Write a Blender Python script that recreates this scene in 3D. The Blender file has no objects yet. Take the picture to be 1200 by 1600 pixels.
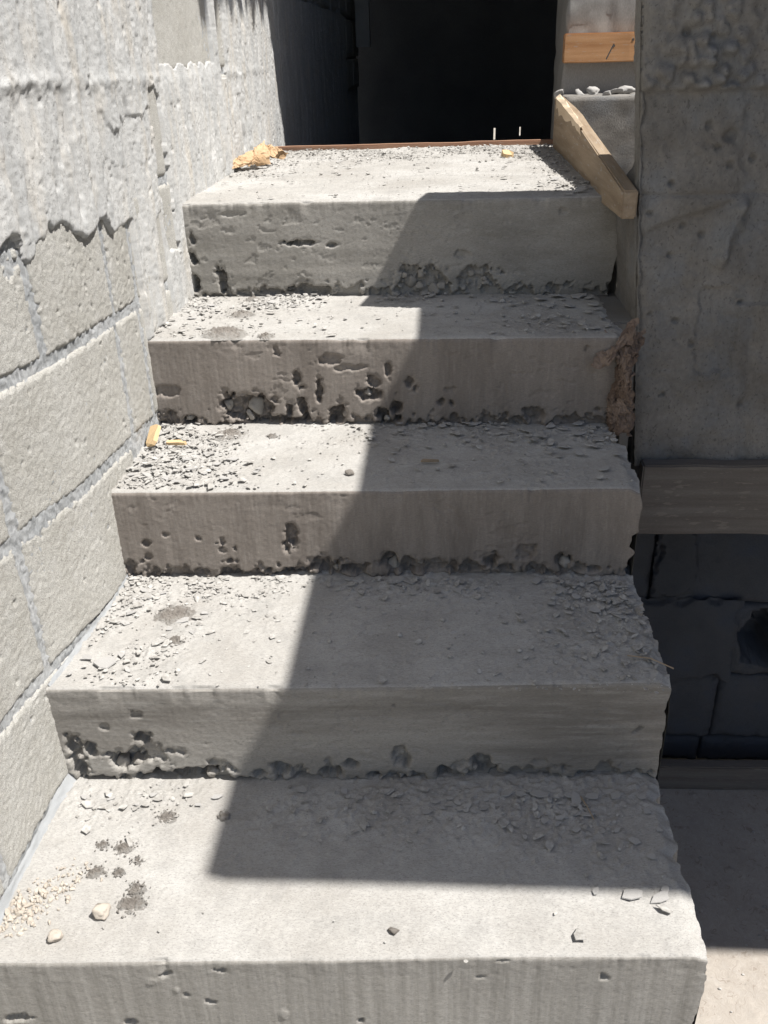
import bpy, bmesh, math, random
import numpy as np
from mathutils import Matrix, Vector, noise as mnoise

# ------------------------------------------------------------------ data (metres, measured)
VOIDS = {
 4:[(0.259,0.613,0.029,0.003,0.014),(0.309,0.608,0.009,0.003,0.010),(0.020,0.622,0.005,0.009,0.010),(0.018,0.584,0.006,0.013,0.018),(0.016,0.537,0.007,0.016,0.022),(0.071,0.537,0.006,0.019,0.020),(0.171,0.513,0.020,0.005,0.014),(0.259,0.515,0.034,0.009,0.018),(0.116,0.509,0.014,0.005,0.010),(0.488,0.532,0.042,0.026,0.014),(0.606,0.538,0.033,0.017,0.011),(0.467,0.513,0.027,0.009,0.014),(0.575,0.587,0.008,0.004,0.004),(0.415,0.533,0.005,0.003,0.004),(0.772,0.667,0.005,0.003,0.003),(0.106,0.672,0.020,0.002,0.002)],
 3:[(0.331,0.463,0.012,0.006,0.005),(0.270,0.428,0.005,0.010,0.012),(0.275,0.412,0.008,0.004,0.010),(0.310,0.408,0.005,0.014,0.012),(0.399,0.399,0.012,0.010,0.014),(0.411,0.420,0.009,0.010,0.010),(0.437,0.442,0.003,0.008,0.008),(0.476,0.418,0.009,0.009,0.012),(0.485,0.410,0.005,0.006,0.012),(0.059,0.348,0.014,0.006,0.022),(0.025,0.361,0.005,0.004,0.012),(0.009,0.337,0.007,0.005,0.015),(0.021,0.405,0.018,0.006,0.004),(0.145,0.369,0.018,0.019,0.020),(0.187,0.369,0.022,0.022,0.022),(0.234,0.347,0.045,0.006,0.024),(0.250,0.362,0.004,0.014,0.020),(0.277,0.368,0.004,0.015,0.020),(0.338,0.353,0.013,0.017,0.024),(0.427,0.353,0.011,0.013,0.022),(0.449,0.368,0.007,0.015,0.022),(0.453,0.349,0.006,0.009,0.020),(0.398,0.349,0.007,0.005,0.010),(0.534,0.380,0.005,0.004,0.012),(0.553,0.378,0.004,0.004,0.012),(0.671,0.347,0.013,0.006,0.016),(0.698,0.357,0.012,0.010,0.016),(0.775,0.344,0.012,0.004,0.010),(0.546,0.405,0.008,0.003,0.003),(0.366,0.449,0.018,0.003,0.003),(0.225,0.388,0.006,0.004,0.006),(0.172,0.397,0.014,0.004,0.004)],
 2:[(0.287,0.251,0.007,0.016,0.012),(0.277,0.232,0.004,0.010,0.010),(0.331,0.199,0.012,0.014,0.016),(0.281,0.181,0.038,0.004,0.018),(0.135,0.186,0.016,0.005,0.012),(0.178,0.182,0.013,0.005,0.014),(0.222,0.180,0.014,0.003,0.010),(0.390,0.189,0.019,0.008,0.020),(0.347,0.189,0.013,0.008,0.020),(0.449,0.204,0.013,0.011,0.018),(0.481,0.195,0.014,0.014,0.020),(0.515,0.194,0.014,0.009,0.016),(0.550,0.191,0.013,0.009,0.014),(0.582,0.193,0.016,0.007,0.016),(0.614,0.201,0.012,0.012,0.020),(0.640,0.191,0.011,0.006,0.014),(0.671,0.222,0.013,0.011,0.008),(0.693,0.188,0.018,0.009,0.014),(0.734,0.205,0.010,0.016,0.014),(0.762,0.188,0.010,0.007,0.012),(0.788,0.185,0.012,0.005,0.014),(0.133,0.252,0.003,0.003,0.004),(0.172,0.228,0.004,0.002,0.003),(0.080,0.259,0.004,0.002,0.004),(0.043,0.243,0.005,0.004,0.006),(0.043,0.216,0.003,0.003,0.004)],
 1:[(-0.004,0.055,0.009,0.019,0.014),(0.020,0.060,0.006,0.009,0.014),(-0.001,0.023,0.008,0.009,0.014),(0.099,0.084,0.008,0.006,0.014),(0.068,0.038,0.021,0.014,0.018),(0.088,0.041,0.007,0.013,0.020),(0.019,0.001,0.014,0.005,0.016),(0.121,0.007,0.053,0.007,0.026),(0.165,0.014,0.024,0.008,0.022),(0.143,0.059,0.014,0.005,0.005),(0.113,0.053,0.014,0.012,0.006),(0.200,0.026,0.014,0.009,0.008),(0.299,0.021,0.014,0.009,0.018),(0.322,0.015,0.012,0.008,0.014),(0.374,0.014,0.014,0.009,0.018),(0.403,0.029,0.008,0.008,0.014),(0.435,0.008,0.011,0.006,0.012),(0.476,0.050,0.006,0.011,0.012),(0.484,0.035,0.004,0.009,0.012),(0.535,0.009,0.008,0.010,0.020),(0.596,0.021,0.014,0.013,0.018),(0.615,0.008,0.011,0.008,0.018),(0.586,0.036,0.005,0.009,0.012),(0.667,-0.001,0.014,0.004,0.010),(0.733,-0.004,0.014,0.003,0.008),(0.265,0.013,0.011,0.005,0.012),(0.558,0.028,0.009,0.005,0.006),(0.674,0.032,0.007,0.003,0.003),(0.097,0.126,0.007,0.004,0.003),(0.047,0.103,0.004,0.003,0.003)],
 0:[(0.185,-0.038,0.004,0.003,-0.001),(0.211,-0.053,0.004,0.005,-0.001),(0.222,-0.063,0.002,0.004,0.003),(0.004,-0.106,0.015,0.005,0.006),(0.144,-0.117,0.004,0.003,0.006),(0.339,-0.103,0.004,0.005,-0.001),(0.581,-0.038,0.003,0.002,0.002)],
}
STONES = {
 4:[(0.468,0.522,0.0146),(0.492,0.545,0.0119),(0.510,0.532,0.0132),(0.487,0.517,0.0133),(0.520,0.516,0.0119),(0.505,0.553,0.0092),(0.457,0.538,0.0079),(0.534,0.524,0.0092),(0.599,0.529,0.0092),(0.622,0.534,0.0078),(0.593,0.544,0.0065),(0.613,0.521,0.0079)],
 3:[(0.132,0.369,0.0122),(0.187,0.369,0.0146),(0.154,0.376,0.0097),(0.173,0.353,0.0085),(0.058,0.344,0.0074),(0.203,0.379,0.0085),(0.399,0.401,0.0071),(0.432,0.349,0.0072)],
 2:[(0.454,0.191,0.0118),(0.481,0.189,0.0128),(0.511,0.189,0.0107),(0.545,0.186,0.0096),(0.497,0.201,0.0074),(0.694,0.182,0.0127),(0.740,0.190,0.0116),(0.593,0.186,0.0085),(0.395,0.185,0.0075),(0.325,0.189,0.0076),(0.357,0.184,0.0075)],
 1:[(0.062,0.028,0.0124),(0.086,0.026,0.0124),(0.038,0.029,0.0095),(0.012,0.016,0.0096),(0.005,0.042,0.0085),(0.106,0.015,0.0086),(0.049,0.008,0.0077),(0.193,0.011,0.0086),(0.313,0.018,0.0085),(0.393,0.016,0.0095),(0.421,0.013,0.0076),(0.600,0.014,0.0103),(0.624,0.005,0.0094),(0.582,0.011,0.0075)],
}
FLAKES = {
 4:[(0.809,1.227,0.0212),(0.818,1.558,0.0174),(0.783,1.406,0.0123),(0.834,1.336,0.0144),(0.785,1.187,0.0110),(0.816,1.876,0.0149),(0.260,1.841,0.0141),(0.314,1.816,0.0121),(0.104,1.602,0.0131),(0.552,2.018,0.0126),(0.211,1.897,0.0108),(0.448,1.878,0.0104)],
 3:[(0.767,1.143,0.0192),(0.812,1.140,0.0216),(0.733,1.119,0.0165),(0.842,1.128,0.0139),(0.864,1.073,0.0147),(0.783,1.067,0.0135),(0.813,1.019,0.0119),(0.861,0.985,0.0105),(0.845,0.922,0.0090),(0.809,0.912,0.0113),(0.673,1.082,0.0138),(0.637,1.114,0.0115),(0.048,1.008,0.0103),(0.052,0.921,0.0110),(0.193,1.121,0.0161),(0.237,1.094,0.0118),(0.282,1.153,0.0148),(0.064,1.103,0.0134),(0.141,1.150,0.0150),(0.350,0.995,0.0086),(0.582,0.984,0.0072),(0.865,1.040,0.0120),(0.777,1.117,0.0101),(0.746,1.069,0.0111),(0.263,0.998,0.0087),(0.078,0.941,0.0074)],
 2:[(0.596,0.875,0.0178),(0.548,0.869,0.0154),(0.534,0.857,0.0106),(0.514,0.867,0.0095),(0.499,0.857,0.0095),(0.787,0.867,0.0163),(0.814,0.854,0.0115),(0.813,0.789,0.0133),(0.780,0.818,0.0147),(0.801,0.670,0.0135),(0.835,0.729,0.0118),(0.755,0.842,0.0103),(0.733,0.855,0.0128),(0.685,0.834,0.0138),(0.705,0.810,0.0102),(0.659,0.790,0.0090),(0.638,0.820,0.0092),(0.745,0.762,0.0143),(0.768,0.729,0.0075),(0.837,0.818,0.0090),(0.055,0.659,0.0099),(0.081,0.634,0.0119),(0.043,0.647,0.0109),(0.112,0.672,0.0132),(0.139,0.654,0.0109),(0.015,0.647,0.0077),(0.008,0.706,0.0113),(0.152,0.690,0.0100),(0.180,0.664,0.0087),(0.175,0.710,0.0123),(0.091,0.711,0.0124),(0.125,0.732,0.0103),(0.224,0.659,0.0076),(0.381,0.654,0.0064),(0.227,0.671,0.0076),(0.042,0.724,0.0103),(0.176,0.634,0.0118),(0.098,0.622,0.0107),(0.139,0.610,0.0085),(0.800,0.761,0.0087),(0.464,0.821,0.0082),(0.579,0.791,0.0079),(0.451,0.736,0.0067),(0.512,0.763,0.0090)],
 1:[(0.045,0.349,0.0190),(0.013,0.363,0.0125),(0.130,0.460,0.0122),(0.044,0.506,0.0137),(0.054,0.525,0.0117),(0.072,0.535,0.0128),(0.042,0.479,0.0114),(0.040,0.453,0.0102),(0.116,0.437,0.0080),(0.153,0.430,0.0079),(0.043,0.544,0.0108),(0.062,0.372,0.0096),(0.083,0.335,0.0084),(0.002,0.326,0.0066),(0.160,0.481,0.0082),(0.460,0.589,0.0160),(0.689,0.602,0.0127),(0.481,0.576,0.0127),(0.379,0.588,0.0086),(0.560,0.552,0.0114),(0.587,0.562,0.0094),(0.607,0.551,0.0083),(0.534,0.533,0.0072),(0.773,0.500,0.0128),(0.805,0.484,0.0117),(0.730,0.554,0.0102),(0.706,0.517,0.0090),(0.748,0.536,0.0101),(0.831,0.546,0.0101),(0.836,0.519,0.0099),(0.805,0.546,0.0101),(0.777,0.594,0.0084),(0.841,0.575,0.0103),(0.732,0.491,0.0069),(0.821,0.442,0.0066),(0.830,0.395,0.0073),(0.402,0.503,0.0061),(0.444,0.486,0.0060),(0.632,0.464,0.0058),(0.544,0.397,0.0047),(0.821,0.493,0.0078),(0.414,0.559,0.0074)],
 0:[(0.629,0.311,0.0112),(0.515,0.247,0.0090),(0.526,0.267,0.0073),(0.544,0.262,0.0064),(0.557,0.265,0.0064),(0.571,0.260,0.0082),(0.585,0.268,0.0064),(0.594,0.256,0.0081),(0.607,0.261,0.0063),(0.560,0.253,0.0063),(0.535,0.256,0.0064),(0.580,0.251,0.0063),(0.546,0.274,0.0055),(0.599,0.273,0.0055),(0.739,0.250,0.0133),(0.721,0.250,0.0080),(0.700,0.243,0.0089),(0.677,0.237,0.0080),(0.727,0.279,0.0136),(0.674,0.312,0.0140),(0.720,0.310,0.0121),(0.750,0.317,0.0112),(0.647,0.308,0.0103),(0.683,0.300,0.0102),(0.694,0.232,0.0088),(0.669,0.248,0.0071),(0.794,0.207,0.0103),(0.812,0.181,0.0084),(0.754,0.201,0.0060),(0.808,0.117,0.0144),(0.777,0.119,0.0177),(0.819,0.129,0.0081),(0.783,0.293,0.0101),(0.819,0.288,0.0100),(0.822,0.259,0.0080),(0.459,0.302,0.0094),(0.475,0.278,0.0065),(0.209,0.266,0.0094),(0.114,0.267,0.0076),(0.096,0.248,0.0056),(0.185,0.251,0.0065),(0.013,0.260,0.0085),(0.054,0.259,0.0066),(0.648,0.208,0.0052),(0.775,0.223,0.0061),(0.730,0.124,0.0073),(0.719,0.221,0.0070),(0.832,0.225,0.0061),(0.450,0.308,0.0085),(0.331,0.302,0.0095),(0.393,0.307,0.0076)],
}
DIRT = {
 3:[(0.138,0.889,0.0477),(0.141,1.036,0.0284),(0.215,0.855,0.0174),(0.141,1.150,0.0205)],
 2:[(0.145,0.824,0.0336),(0.225,0.814,0.0118)],
 1:[(0.115,0.475,0.0410),(0.135,0.410,0.0167)],
 0:[(0.102,0.172,0.0168),(0.075,0.132,0.0155),(0.138,0.086,0.0207),(0.139,0.108,0.0151),(0.226,0.232,0.0119),(0.107,0.131,0.0103),(0.146,0.228,0.0165),(0.126,0.152,0.0087),(0.069,0.176,0.0098)],
}
EDGE = [[(-0.0045, 0.0, 0.0), (0.8508, 0.0389, 0.0)], [(-0.0101, 0.2908, 0.1747), (0.8464, 0.3284, 0.1747)], [(-0.0017, 0.5881, 0.337), (0.8519, 0.6043, 0.337)], [(0.0052, 0.873, 0.5026), (0.8533, 0.8666, 0.5026)], [(0.0111, 1.1799, 0.6936), (0.8525, 1.1645, 0.6936)]]
CAM = ((0.531555, -0.645066, 0.955429),(0.997939, 0.057694, -0.02808),(-0.00218, 0.467863, 0.883798),(-0.064128, 0.881916, -0.467025),1363.21)

# ------------------------------------------------------------------ camera, sky, sun, exposure
S = bpy.context.scene
C = S.collection
cd = bpy.data.cameras.new('camera'); cam = bpy.data.objects.new('camera', cd); C.objects.link(cam)
cp, cr, cu, cf, FPX = CAM
cam.matrix_world = Matrix(((cr[0], cu[0], -cf[0], cp[0]), (cr[1], cu[1], -cf[1], cp[1]), (cr[2], cu[2], -cf[2], cp[2]), (0, 0, 0, 1)))
cd.sensor_fit = 'VERTICAL'; cd.sensor_height = 24.0; cd.lens = FPX / 1600 * 24.0
cd.clip_start = 0.02; cd.clip_end = 400
S.camera = cam

SUN = Vector((-0.53, 0.15, -1.0)).normalized()          # direction the light travels
w = bpy.data.worlds.new('World'); S.world = w; w.use_nodes = True
nt = w.node_tree
sky = nt.nodes.new('ShaderNodeTexSky'); sky.sky_type = 'NISHITA'; sky.sun_disc = False
sky.sun_elevation = math.asin(-SUN.z)
sky.sun_rotation = math.atan2(-SUN.x, -SUN.y)
bg = nt.nodes['Background']; bg.inputs['Strength'].default_value = 0.07
nt.links.new(sky.outputs[0], bg.inputs['Color'])
sl = bpy.data.lights.new('sun', 'SUN'); sl.energy = 5.0; sl.angle = math.radians(0.5); sl.color = (1.0, 0.965, 0.915)
so = bpy.data.objects.new('sun', sl); C.objects.link(so); so.location = (4, -1, 9)
so.rotation_euler = SUN.to_track_quat('-Z', 'Y').to_euler()
S.view_settings.view_transform = 'Standard'; S.view_settings.look = 'None'
S.view_settings.exposure = 0.72; S.view_settings.gamma = 1.0; S.view_settings.use_curve_mapping = False

# ------------------------------------------------------------------ noise
def _h(ix, iy, seed):
    n = (ix.astype(np.int64) * 374761393 + iy.astype(np.int64) * 668265263 + seed * 1442695041) & 0xffffffff
    n = ((n ^ (n >> 13)) * 1274126177) & 0xffffffff
    n = ((n ^ (n >> 16)) * 2246822519) & 0xffffffff
    return (n ^ (n >> 15)) / 4294967295.0
def vn(x, y, seed=0):
    ix = np.floor(x); iy = np.floor(y); fx = x - ix; fy = y - iy
    fx = fx * fx * (3 - 2 * fx); fy = fy * fy * (3 - 2 * fy)
    a = _h(ix, iy, seed); b = _h(ix + 1, iy, seed); c = _h(ix, iy + 1, seed); d = _h(ix + 1, iy + 1, seed)
    return (a + (b - a) * fx) * (1 - fy) + (c + (d - c) * fx) * fy
def fbm(x, y, seed=0, o=4, g=0.5):
    s = 0; a = 1; t = 0
    for i in range(o):
        s = s + a * vn(x * 2 ** i + 17.3 * i, y * 2 ** i - 9.1 * i, seed + i); t += a; a *= g
    return s / t
def worley(x, y, seed=0):
    ix = np.floor(x); iy = np.floor(y); best = np.full(x.shape, 9.0); idv = np.zeros(x.shape)
    for dx in (-1, 0, 1):
        for dy in (-1, 0, 1):
            cx = ix + dx; cy = iy + dy
            px = cx + _h(cx, cy, seed + 5); py = cy + _h(cx, cy, seed + 6)
            d = np.hypot(px - x, py - y); m = d < best
            best = np.where(m, d, best); idv = np.where(m, _h(cx, cy, seed + 7), idv)
    return best, idv
def ss(a, b, x):
    t = np.clip((x - a) / (b - a), 0, 1); return t * t * (3 - 2 * t)

# ------------------------------------------------------------------ object helpers
def tag(o, label=None, cat=None, group=None, kind=None):
    if label: o['label'] = label
    if cat: o['category'] = cat
    if group: o['group'] = group
    if kind: o['kind'] = kind
    return o
def link(name, me, mat=None, parent=None, loc=None):
    o = bpy.data.objects.new(name, me); C.objects.link(o)
    if mat is not None and me is not None and not me.materials: me.materials.append(mat)
    if parent is not None: o.parent = parent
    if loc is not None: o.location = loc
    return o
def empty(name, loc=(0, 0, 0)):
    o = bpy.data.objects.new(name, None); C.objects.link(o); o.location = loc; o.empty_display_size = 0.1
    return o
def raw_mesh(name, V, Q, smooth=True):
    """V (n,3), Q (m,3|4) -> mesh, fast."""
    V = np.ascontiguousarray(V, np.float32); Q = np.ascontiguousarray(Q, np.int32)
    me = bpy.data.meshes.new(name); k = Q.shape[1]
    me.vertices.add(len(V)); me.vertices.foreach_set('co', V.ravel())
    me.loops.add(Q.size); me.loops.foreach_set('vertex_index', Q.ravel())
    me.polygons.add(len(Q)); me.polygons.foreach_set('loop_start', np.arange(0, Q.size, k, dtype=np.int32))
    me.polygons.foreach_set('use_smooth', np.full(len(Q), smooth, dtype=bool))
    me.update(calc_edges=True); me.validate()
    return me
def grid(P, keep=None, flip=False, name='grid'):
    """P (r,c,3) grid of points; keep (r-1,c-1) mask of quads."""
    r, c = P.shape[:2]; i = np.arange(r * c).reshape(r, c)
    q = np.stack([i[:-1, :-1], i[:-1, 1:], i[1:, 1:], i[1:, :-1]], -1)
    q = q[keep] if keep is not None else q.reshape(-1, 4)
    if flip: q = q[:, ::-1]
    V = P.reshape(-1, 3)
    if keep is not None:
        used = np.unique(q); m = np.zeros(len(V), np.int64); m[used] = np.arange(len(used)); V = V[used]; q = m[q]
    return raw_mesh(name, V, q)
def box_bm(bm, x0, x1, y0, y1, z0, z1, bev=0.0):
    vs = [bm.verts.new(p) for p in ((x0, y0, z0), (x1, y0, z0), (x1, y1, z0), (x0, y1, z0), (x0, y0, z1), (x1, y0, z1), (x1, y1, z1), (x0, y1, z1))]
    fs = [bm.faces.new([vs[i] for i in f]) for f in ((3, 2, 1, 0), (4, 5, 6, 7), (0, 1, 5, 4), (1, 2, 6, 5), (2, 3, 7, 6), (3, 0, 4, 7))]
    if bev: bmesh.ops.bevel(bm, geom=list({e for f in fs for e in f.edges}), offset=bev, segments=2, affect='EDGES')
def bm_obj(name, bm, mat, parent=None):
    bmesh.ops.recalc_face_normals(bm, faces=bm.faces)
    me = bpy.data.meshes.new(name); bm.to_mesh(me); bm.free()
    return link(name, me, mat, parent)
def box(name, b, mat, parent=None, bev=0.004):
    bm = bmesh.new(); box_bm(bm, *b, bev=bev); return bm_obj(name, bm, mat, parent)
def prism(name, pts, axis, a, b, mat, parent=None, bev=0.0):
    """polygon pts in the plane perpendicular to axis, extruded from a to b"""
    bm = bmesh.new(); o = [i for i in range(3) if i != axis]; L = []
    for v in (a, b):
        row = []
        for p in pts:
            q = [0, 0, 0]; q[axis] = v; q[o[0]] = p[0]; q[o[1]] = p[1]; row.append(bm.verts.new(q))
        L.append(row)
    n = len(pts); bm.faces.new(L[0]); bm.faces.new(L[1][::-1])
    for i in range(n): bm.faces.new((L[0][i], L[0][(i + 1) % n], L[1][(i + 1) % n], L[1][i]))
    if bev: bmesh.ops.bevel(bm, geom=bm.edges[:], offset=bev, segments=2, affect='EDGES')
    return bm_obj(name, bm, mat, parent)

# ------------------------------------------------------------------ materials
def mat(name, c0, c1, scale=6.0, c2=None, scale2=60.0, f2=0.3, rough=0.92, bump=0.3, bscale=350.0, bdist=0.002,
        stretch=(1, 1, 1), pits=0.0, pscale=160.0, detail=8, speck=None, sscale=500.0, samount=0.0, lo=0.35, hi=0.65, sth=0.62):
    m = bpy.data.materials.new(name); m.use_nodes = True; t = m.node_tree; N = t.nodes; L = t.links
    b = N['Principled BSDF']; b.inputs['Roughness'].default_value = rough; b.inputs['Specular IOR Level'].default_value = 0.2
    tc = N.new('ShaderNodeTexCoord'); mp = N.new('ShaderNodeMapping'); mp.inputs['Scale'].default_value = stretch
    L.new(tc.outputs['Object'], mp.inputs['Vector'])
    def noise(sc, det=detail, rg=0.6, src=mp):
        n = N.new('ShaderNodeTexNoise'); n.inputs['Scale'].default_value = sc; n.inputs['Detail'].default_value = det
        n.inputs['Roughness'].default_value = rg; L.new(src.outputs[0], n.inputs['Vector']); return n
    def ramp(src, a, z, ca, cz):
        r = N.new('ShaderNodeValToRGB'); r.color_ramp.elements[0].position = a; r.color_ramp.elements[1].position = z
        r.color_ramp.elements[0].color = (*ca, 1); r.color_ramp.elements[1].color = (*cz, 1); L.new(src, r.inputs[0]); return r
    def mix(f, a, bcol, mode='MIX'):
        x = N.new('ShaderNodeMix'); x.data_type = 'RGBA'; x.blend_type = mode
        if isinstance(f, float): x.inputs[0].default_value = f
        else: L.new(f, x.inputs[0])
        L.new(a, x.inputs[6])
        if isinstance(bcol, tuple): x.inputs[7].default_value = (*bcol, 1)
        else: L.new(bcol, x.inputs[7])
        return x.outputs[2]
    n1 = noise(scale); col = ramp(n1.outputs['Fac'], lo, hi, c0, c1).outputs[0]
    if c2:
        n2 = noise(scale2); f = ramp(n2.outputs['Fac'], 0.5, 0.72, (0, 0, 0), (f2, f2, f2)).outputs[0]
        col = mix(f, col, c2)
    n3 = noise(bscale * 0.55, 4, 0.7, tc)
    g = ramp(n3.outputs['Fac'], 0.25, 0.75, (0.80, 0.80, 0.80), (1.14, 1.14, 1.14)).outputs[0]
    col = mix(1.0, col, g, 'MULTIPLY')
    if speck:
        n4 = noise(sscale, 2, 0.5, tc); f = ramp(n4.outputs['Fac'], sth, sth + 0.05, (0, 0, 0), (samount,) * 3).outputs[0]
        col = mix(f, col, speck)
    L.new(col, b.inputs['Base Color'])
    h = noise(bscale, 6, 0.75, tc).outputs['Fac']
    if pits:
        v = N.new('ShaderNodeTexVoronoi'); v.inputs['Scale'].default_value = pscale; L.new(tc.outputs['Object'], v.inputs['Vector'])
        wn = noise(pscale * 0.5, 3, 0.6, tc)
        pr = ramp(v.outputs['Distance'], 0.08, 0.42, (0, 0, 0), (1, 1, 1))
        pm = ramp(wn.outputs['Fac'], 0.42, 0.58, (0, 0, 0), (1, 1, 1))
        inv = N.new('ShaderNodeMath'); inv.operation = 'MAXIMUM'; L.new(pr.outputs[0], inv.inputs[0]); L.new(pm.outputs[0], inv.inputs[1])
        ad = N.new('ShaderNodeMath'); ad.operation = 'MULTIPLY_ADD'; L.new(inv.outputs[0], ad.inputs[0]); ad.inputs[1].default_value = pits; L.new(h, ad.inputs[2]); h = ad.outputs[0]
    bp = N.new('ShaderNodeBump'); bp.inputs['Strength'].default_value = bump; bp.inputs['Distance'].default_value = bdist
    L.new(h, bp.inputs['Height']); L.new(bp.outputs[0], b.inputs['Normal'])
    return m
def wood(name, ca, cb, axis=0, sc=14.0, dirt=(0.25, 0.22, 0.19), df=0.5, rough=0.8):
    st = [40, 40, 40]; st[axis] = 2.2
    return mat(name, ca, cb, scale=1.6, c2=None, stretch=tuple(st), bump=0.35, bscale=260, bdist=0.0015, rough=rough, speck=dirt, sscale=22.0, samount=df, detail=5, lo=0.3, hi=0.7)

M_TREAD = mat('dusty_concrete_tread', (0.34, 0.325, 0.302), (0.435, 0.425, 0.405), 6, (0.31, 0.302, 0.287), 22, 0.7, bump=0.55, bscale=280, bdist=0.0025, speck=(0.23, 0.222, 0.21), sscale=300, samount=0.6, sth=.58)
def riser_mat(name, c0, c1, c2, st, sc):
    return mat(name, c0, c1, sc, c2, 30, 0.45, bump=0.4, bscale=280, bdist=0.0013, stretch=st, speck=(0.15, 0.135, 0.12), sscale=260, samount=0.55, sth=.60)
GA, GB, GC = (0.24, 0.228, 0.206), (0.335, 0.32, 0.295), (0.36, 0.35, 0.33)
BA, BB, BC = (0.19, 0.166, 0.146), (0.265, 0.236, 0.21), (0.31, 0.285, 0.26)
M_RISER = riser_mat('formed_concrete_scored', GA, GB, GC, (14, 1, .7), 4)
M_RISERS = [M_RISER, riser_mat('formed_concrete_banded', (0.185, 0.172, 0.155), GB, GC, (.5, 1, 5), 4), riser_mat('formed_concrete_brown', BA, BB, BC, (7, 1, 1.2), 4),
            riser_mat('formed_concrete_brown_stained', BA, BB, BC, (5, 1, .8), 4), riser_mat('formed_concrete_mottled', GA, GB, GC, (1.4, 1, 4), 4)]
M_BLOCK = mat('concrete_block', (0.435, 0.424, 0.39), (0.51, 0.502, 0.472), 9, (0.54, 0.535, 0.515), 40, 0.5, bump=0.6, bscale=230, bdist=0.0025, pits=0.7, pscale=260, speck=(0.20, 0.185, 0.16), sscale=250, samount=0.9, sth=.55)
M_MORTAR = mat('grey_mortar', (0.40, 0.415, 0.425), (0.52, 0.53, 0.535), 14, (0.55, 0.55, 0.54), 60, 0.5, bump=0.9, bscale=190, bdist=0.004)
M_PLASTER = mat('smeared_plaster', (0.40, 0.405, 0.402), (0.515, 0.512, 0.498), 7, (0.50, 0.465, 0.41), 9, 0.85, bump=0.4, bscale=230, bdist=0.002, stretch=(1, 2.2, 0.7), pits=0.3, pscale=150, speck=(0.22, 0.215, 0.205), sscale=230, samount=0.6, sth=.585)
M_FILLET = mat('blue_grey_mortar_fillet', (0.30, 0.312, 0.322), (0.375, 0.385, 0.392), 12, bump=0.5, bscale=220)
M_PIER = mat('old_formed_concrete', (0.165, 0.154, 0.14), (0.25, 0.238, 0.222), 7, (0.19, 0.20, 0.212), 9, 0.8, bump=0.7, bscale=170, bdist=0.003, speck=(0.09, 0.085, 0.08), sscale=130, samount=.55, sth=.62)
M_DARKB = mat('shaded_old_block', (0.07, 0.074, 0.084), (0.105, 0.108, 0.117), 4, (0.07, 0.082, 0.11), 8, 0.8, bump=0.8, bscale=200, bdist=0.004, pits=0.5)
M_FLOOR = mat('floor_concrete', (0.335, 0.30, 0.262), (0.425, 0.39, 0.348), 5, (0.40, 0.37, 0.34), 40, 0.4, bump=0.35, bscale=220, bdist=0.002, speck=(0.2, 0.16, 0.13), sscale=60, samount=0.5)
M_GROUND = mat('bare_ground', (0.30, 0.26, 0.21), (0.42, 0.38, 0.32), 0.8, bump=0.5, bscale=30, bdist=0.02)
M_SLAB = mat('grey_slab', (0.28, 0.27, 0.255), (0.36, 0.35, 0.335), 3)
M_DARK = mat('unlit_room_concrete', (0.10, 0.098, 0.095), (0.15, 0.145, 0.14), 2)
M_STONE = mat('limestone_aggregate', (0.27, 0.25, 0.225), (0.40, 0.38, 0.35), 30, bump=0.5, bscale=300)
M_FLAKE = mat('mortar_flake', (0.30, 0.292, 0.28), (0.45, 0.44, 0.425), 40, bump=0.4, bscale=260)
M_CRUMB = mat('mortar_crumb', (0.26, 0.248, 0.23), (0.46, 0.448, 0.425), 110, bump=0.3, bscale=400)
M_DIRT = mat('damp_dirt', (0.25, 0.225, 0.20), (0.33, 0.302, 0.272), 30, bump=0.9, bscale=300, bdist=0.003)
def thin_out(m, tread=(0.40, 0.388, 0.365)):             # the dirt thins to pale dust at its rim
    t = m.node_tree; N = t.nodes; L = t.links; b = N['Principled BSDF']; src = b.inputs['Base Color'].links[0].from_socket
    at = N.new('ShaderNodeAttribute'); at.attribute_name = 'spread'; no = N.new('ShaderNodeTexNoise'); no.inputs['Scale'].default_value = 170; no.inputs['Detail'].default_value = 5
    tc = N.new('ShaderNodeTexCoord'); L.new(tc.outputs['Object'], no.inputs['Vector'])
    ad = N.new('ShaderNodeMath'); ad.operation = 'MULTIPLY_ADD'; L.new(no.outputs['Fac'], ad.inputs[0]); ad.inputs[1].default_value = 1.3; L.new(at.outputs['Fac'], ad.inputs[2])
    rp = N.new('ShaderNodeMapRange'); rp.inputs['From Min'].default_value = 1.05; rp.inputs['From Max'].default_value = 1.75; L.new(ad.outputs[0], rp.inputs['Value'])
    mx = N.new('ShaderNodeMix'); mx.data_type = 'RGBA'; L.new(rp.outputs[0], mx.inputs[0]); L.new(src, mx.inputs[6]); mx.inputs[7].default_value = (*tread, 1); L.new(mx.outputs[2], b.inputs['Base Color'])
thin_out(M_DIRT)
M_CREAM = mat('cream_plaster_crumb', (0.48, 0.425, 0.36), (0.56, 0.51, 0.445), 30, bump=0.6, bscale=260)
M_ORANGE = wood('fresh_orange_pine', (0.40, 0.20, 0.09), (0.58, 0.34, 0.18), 0, dirt=(.42, .38, .33), df=0.4)
M_BOARD = wood('weathered_form_board', (0.23, 0.17, 0.115), (0.36, 0.285, 0.205), 1, dirt=(.36, .34, .31), df=0.6)
M_BROWN = wood('dirty_brown_plank', (0.125, 0.108, 0.094), (0.185, 0.168, 0.152), 0, df=0.5)
M_SPLIT = wood('raw_split_wood', (0.60, 0.47, 0.33), (0.72, 0.60, 0.45), 1, df=0.0)
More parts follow.
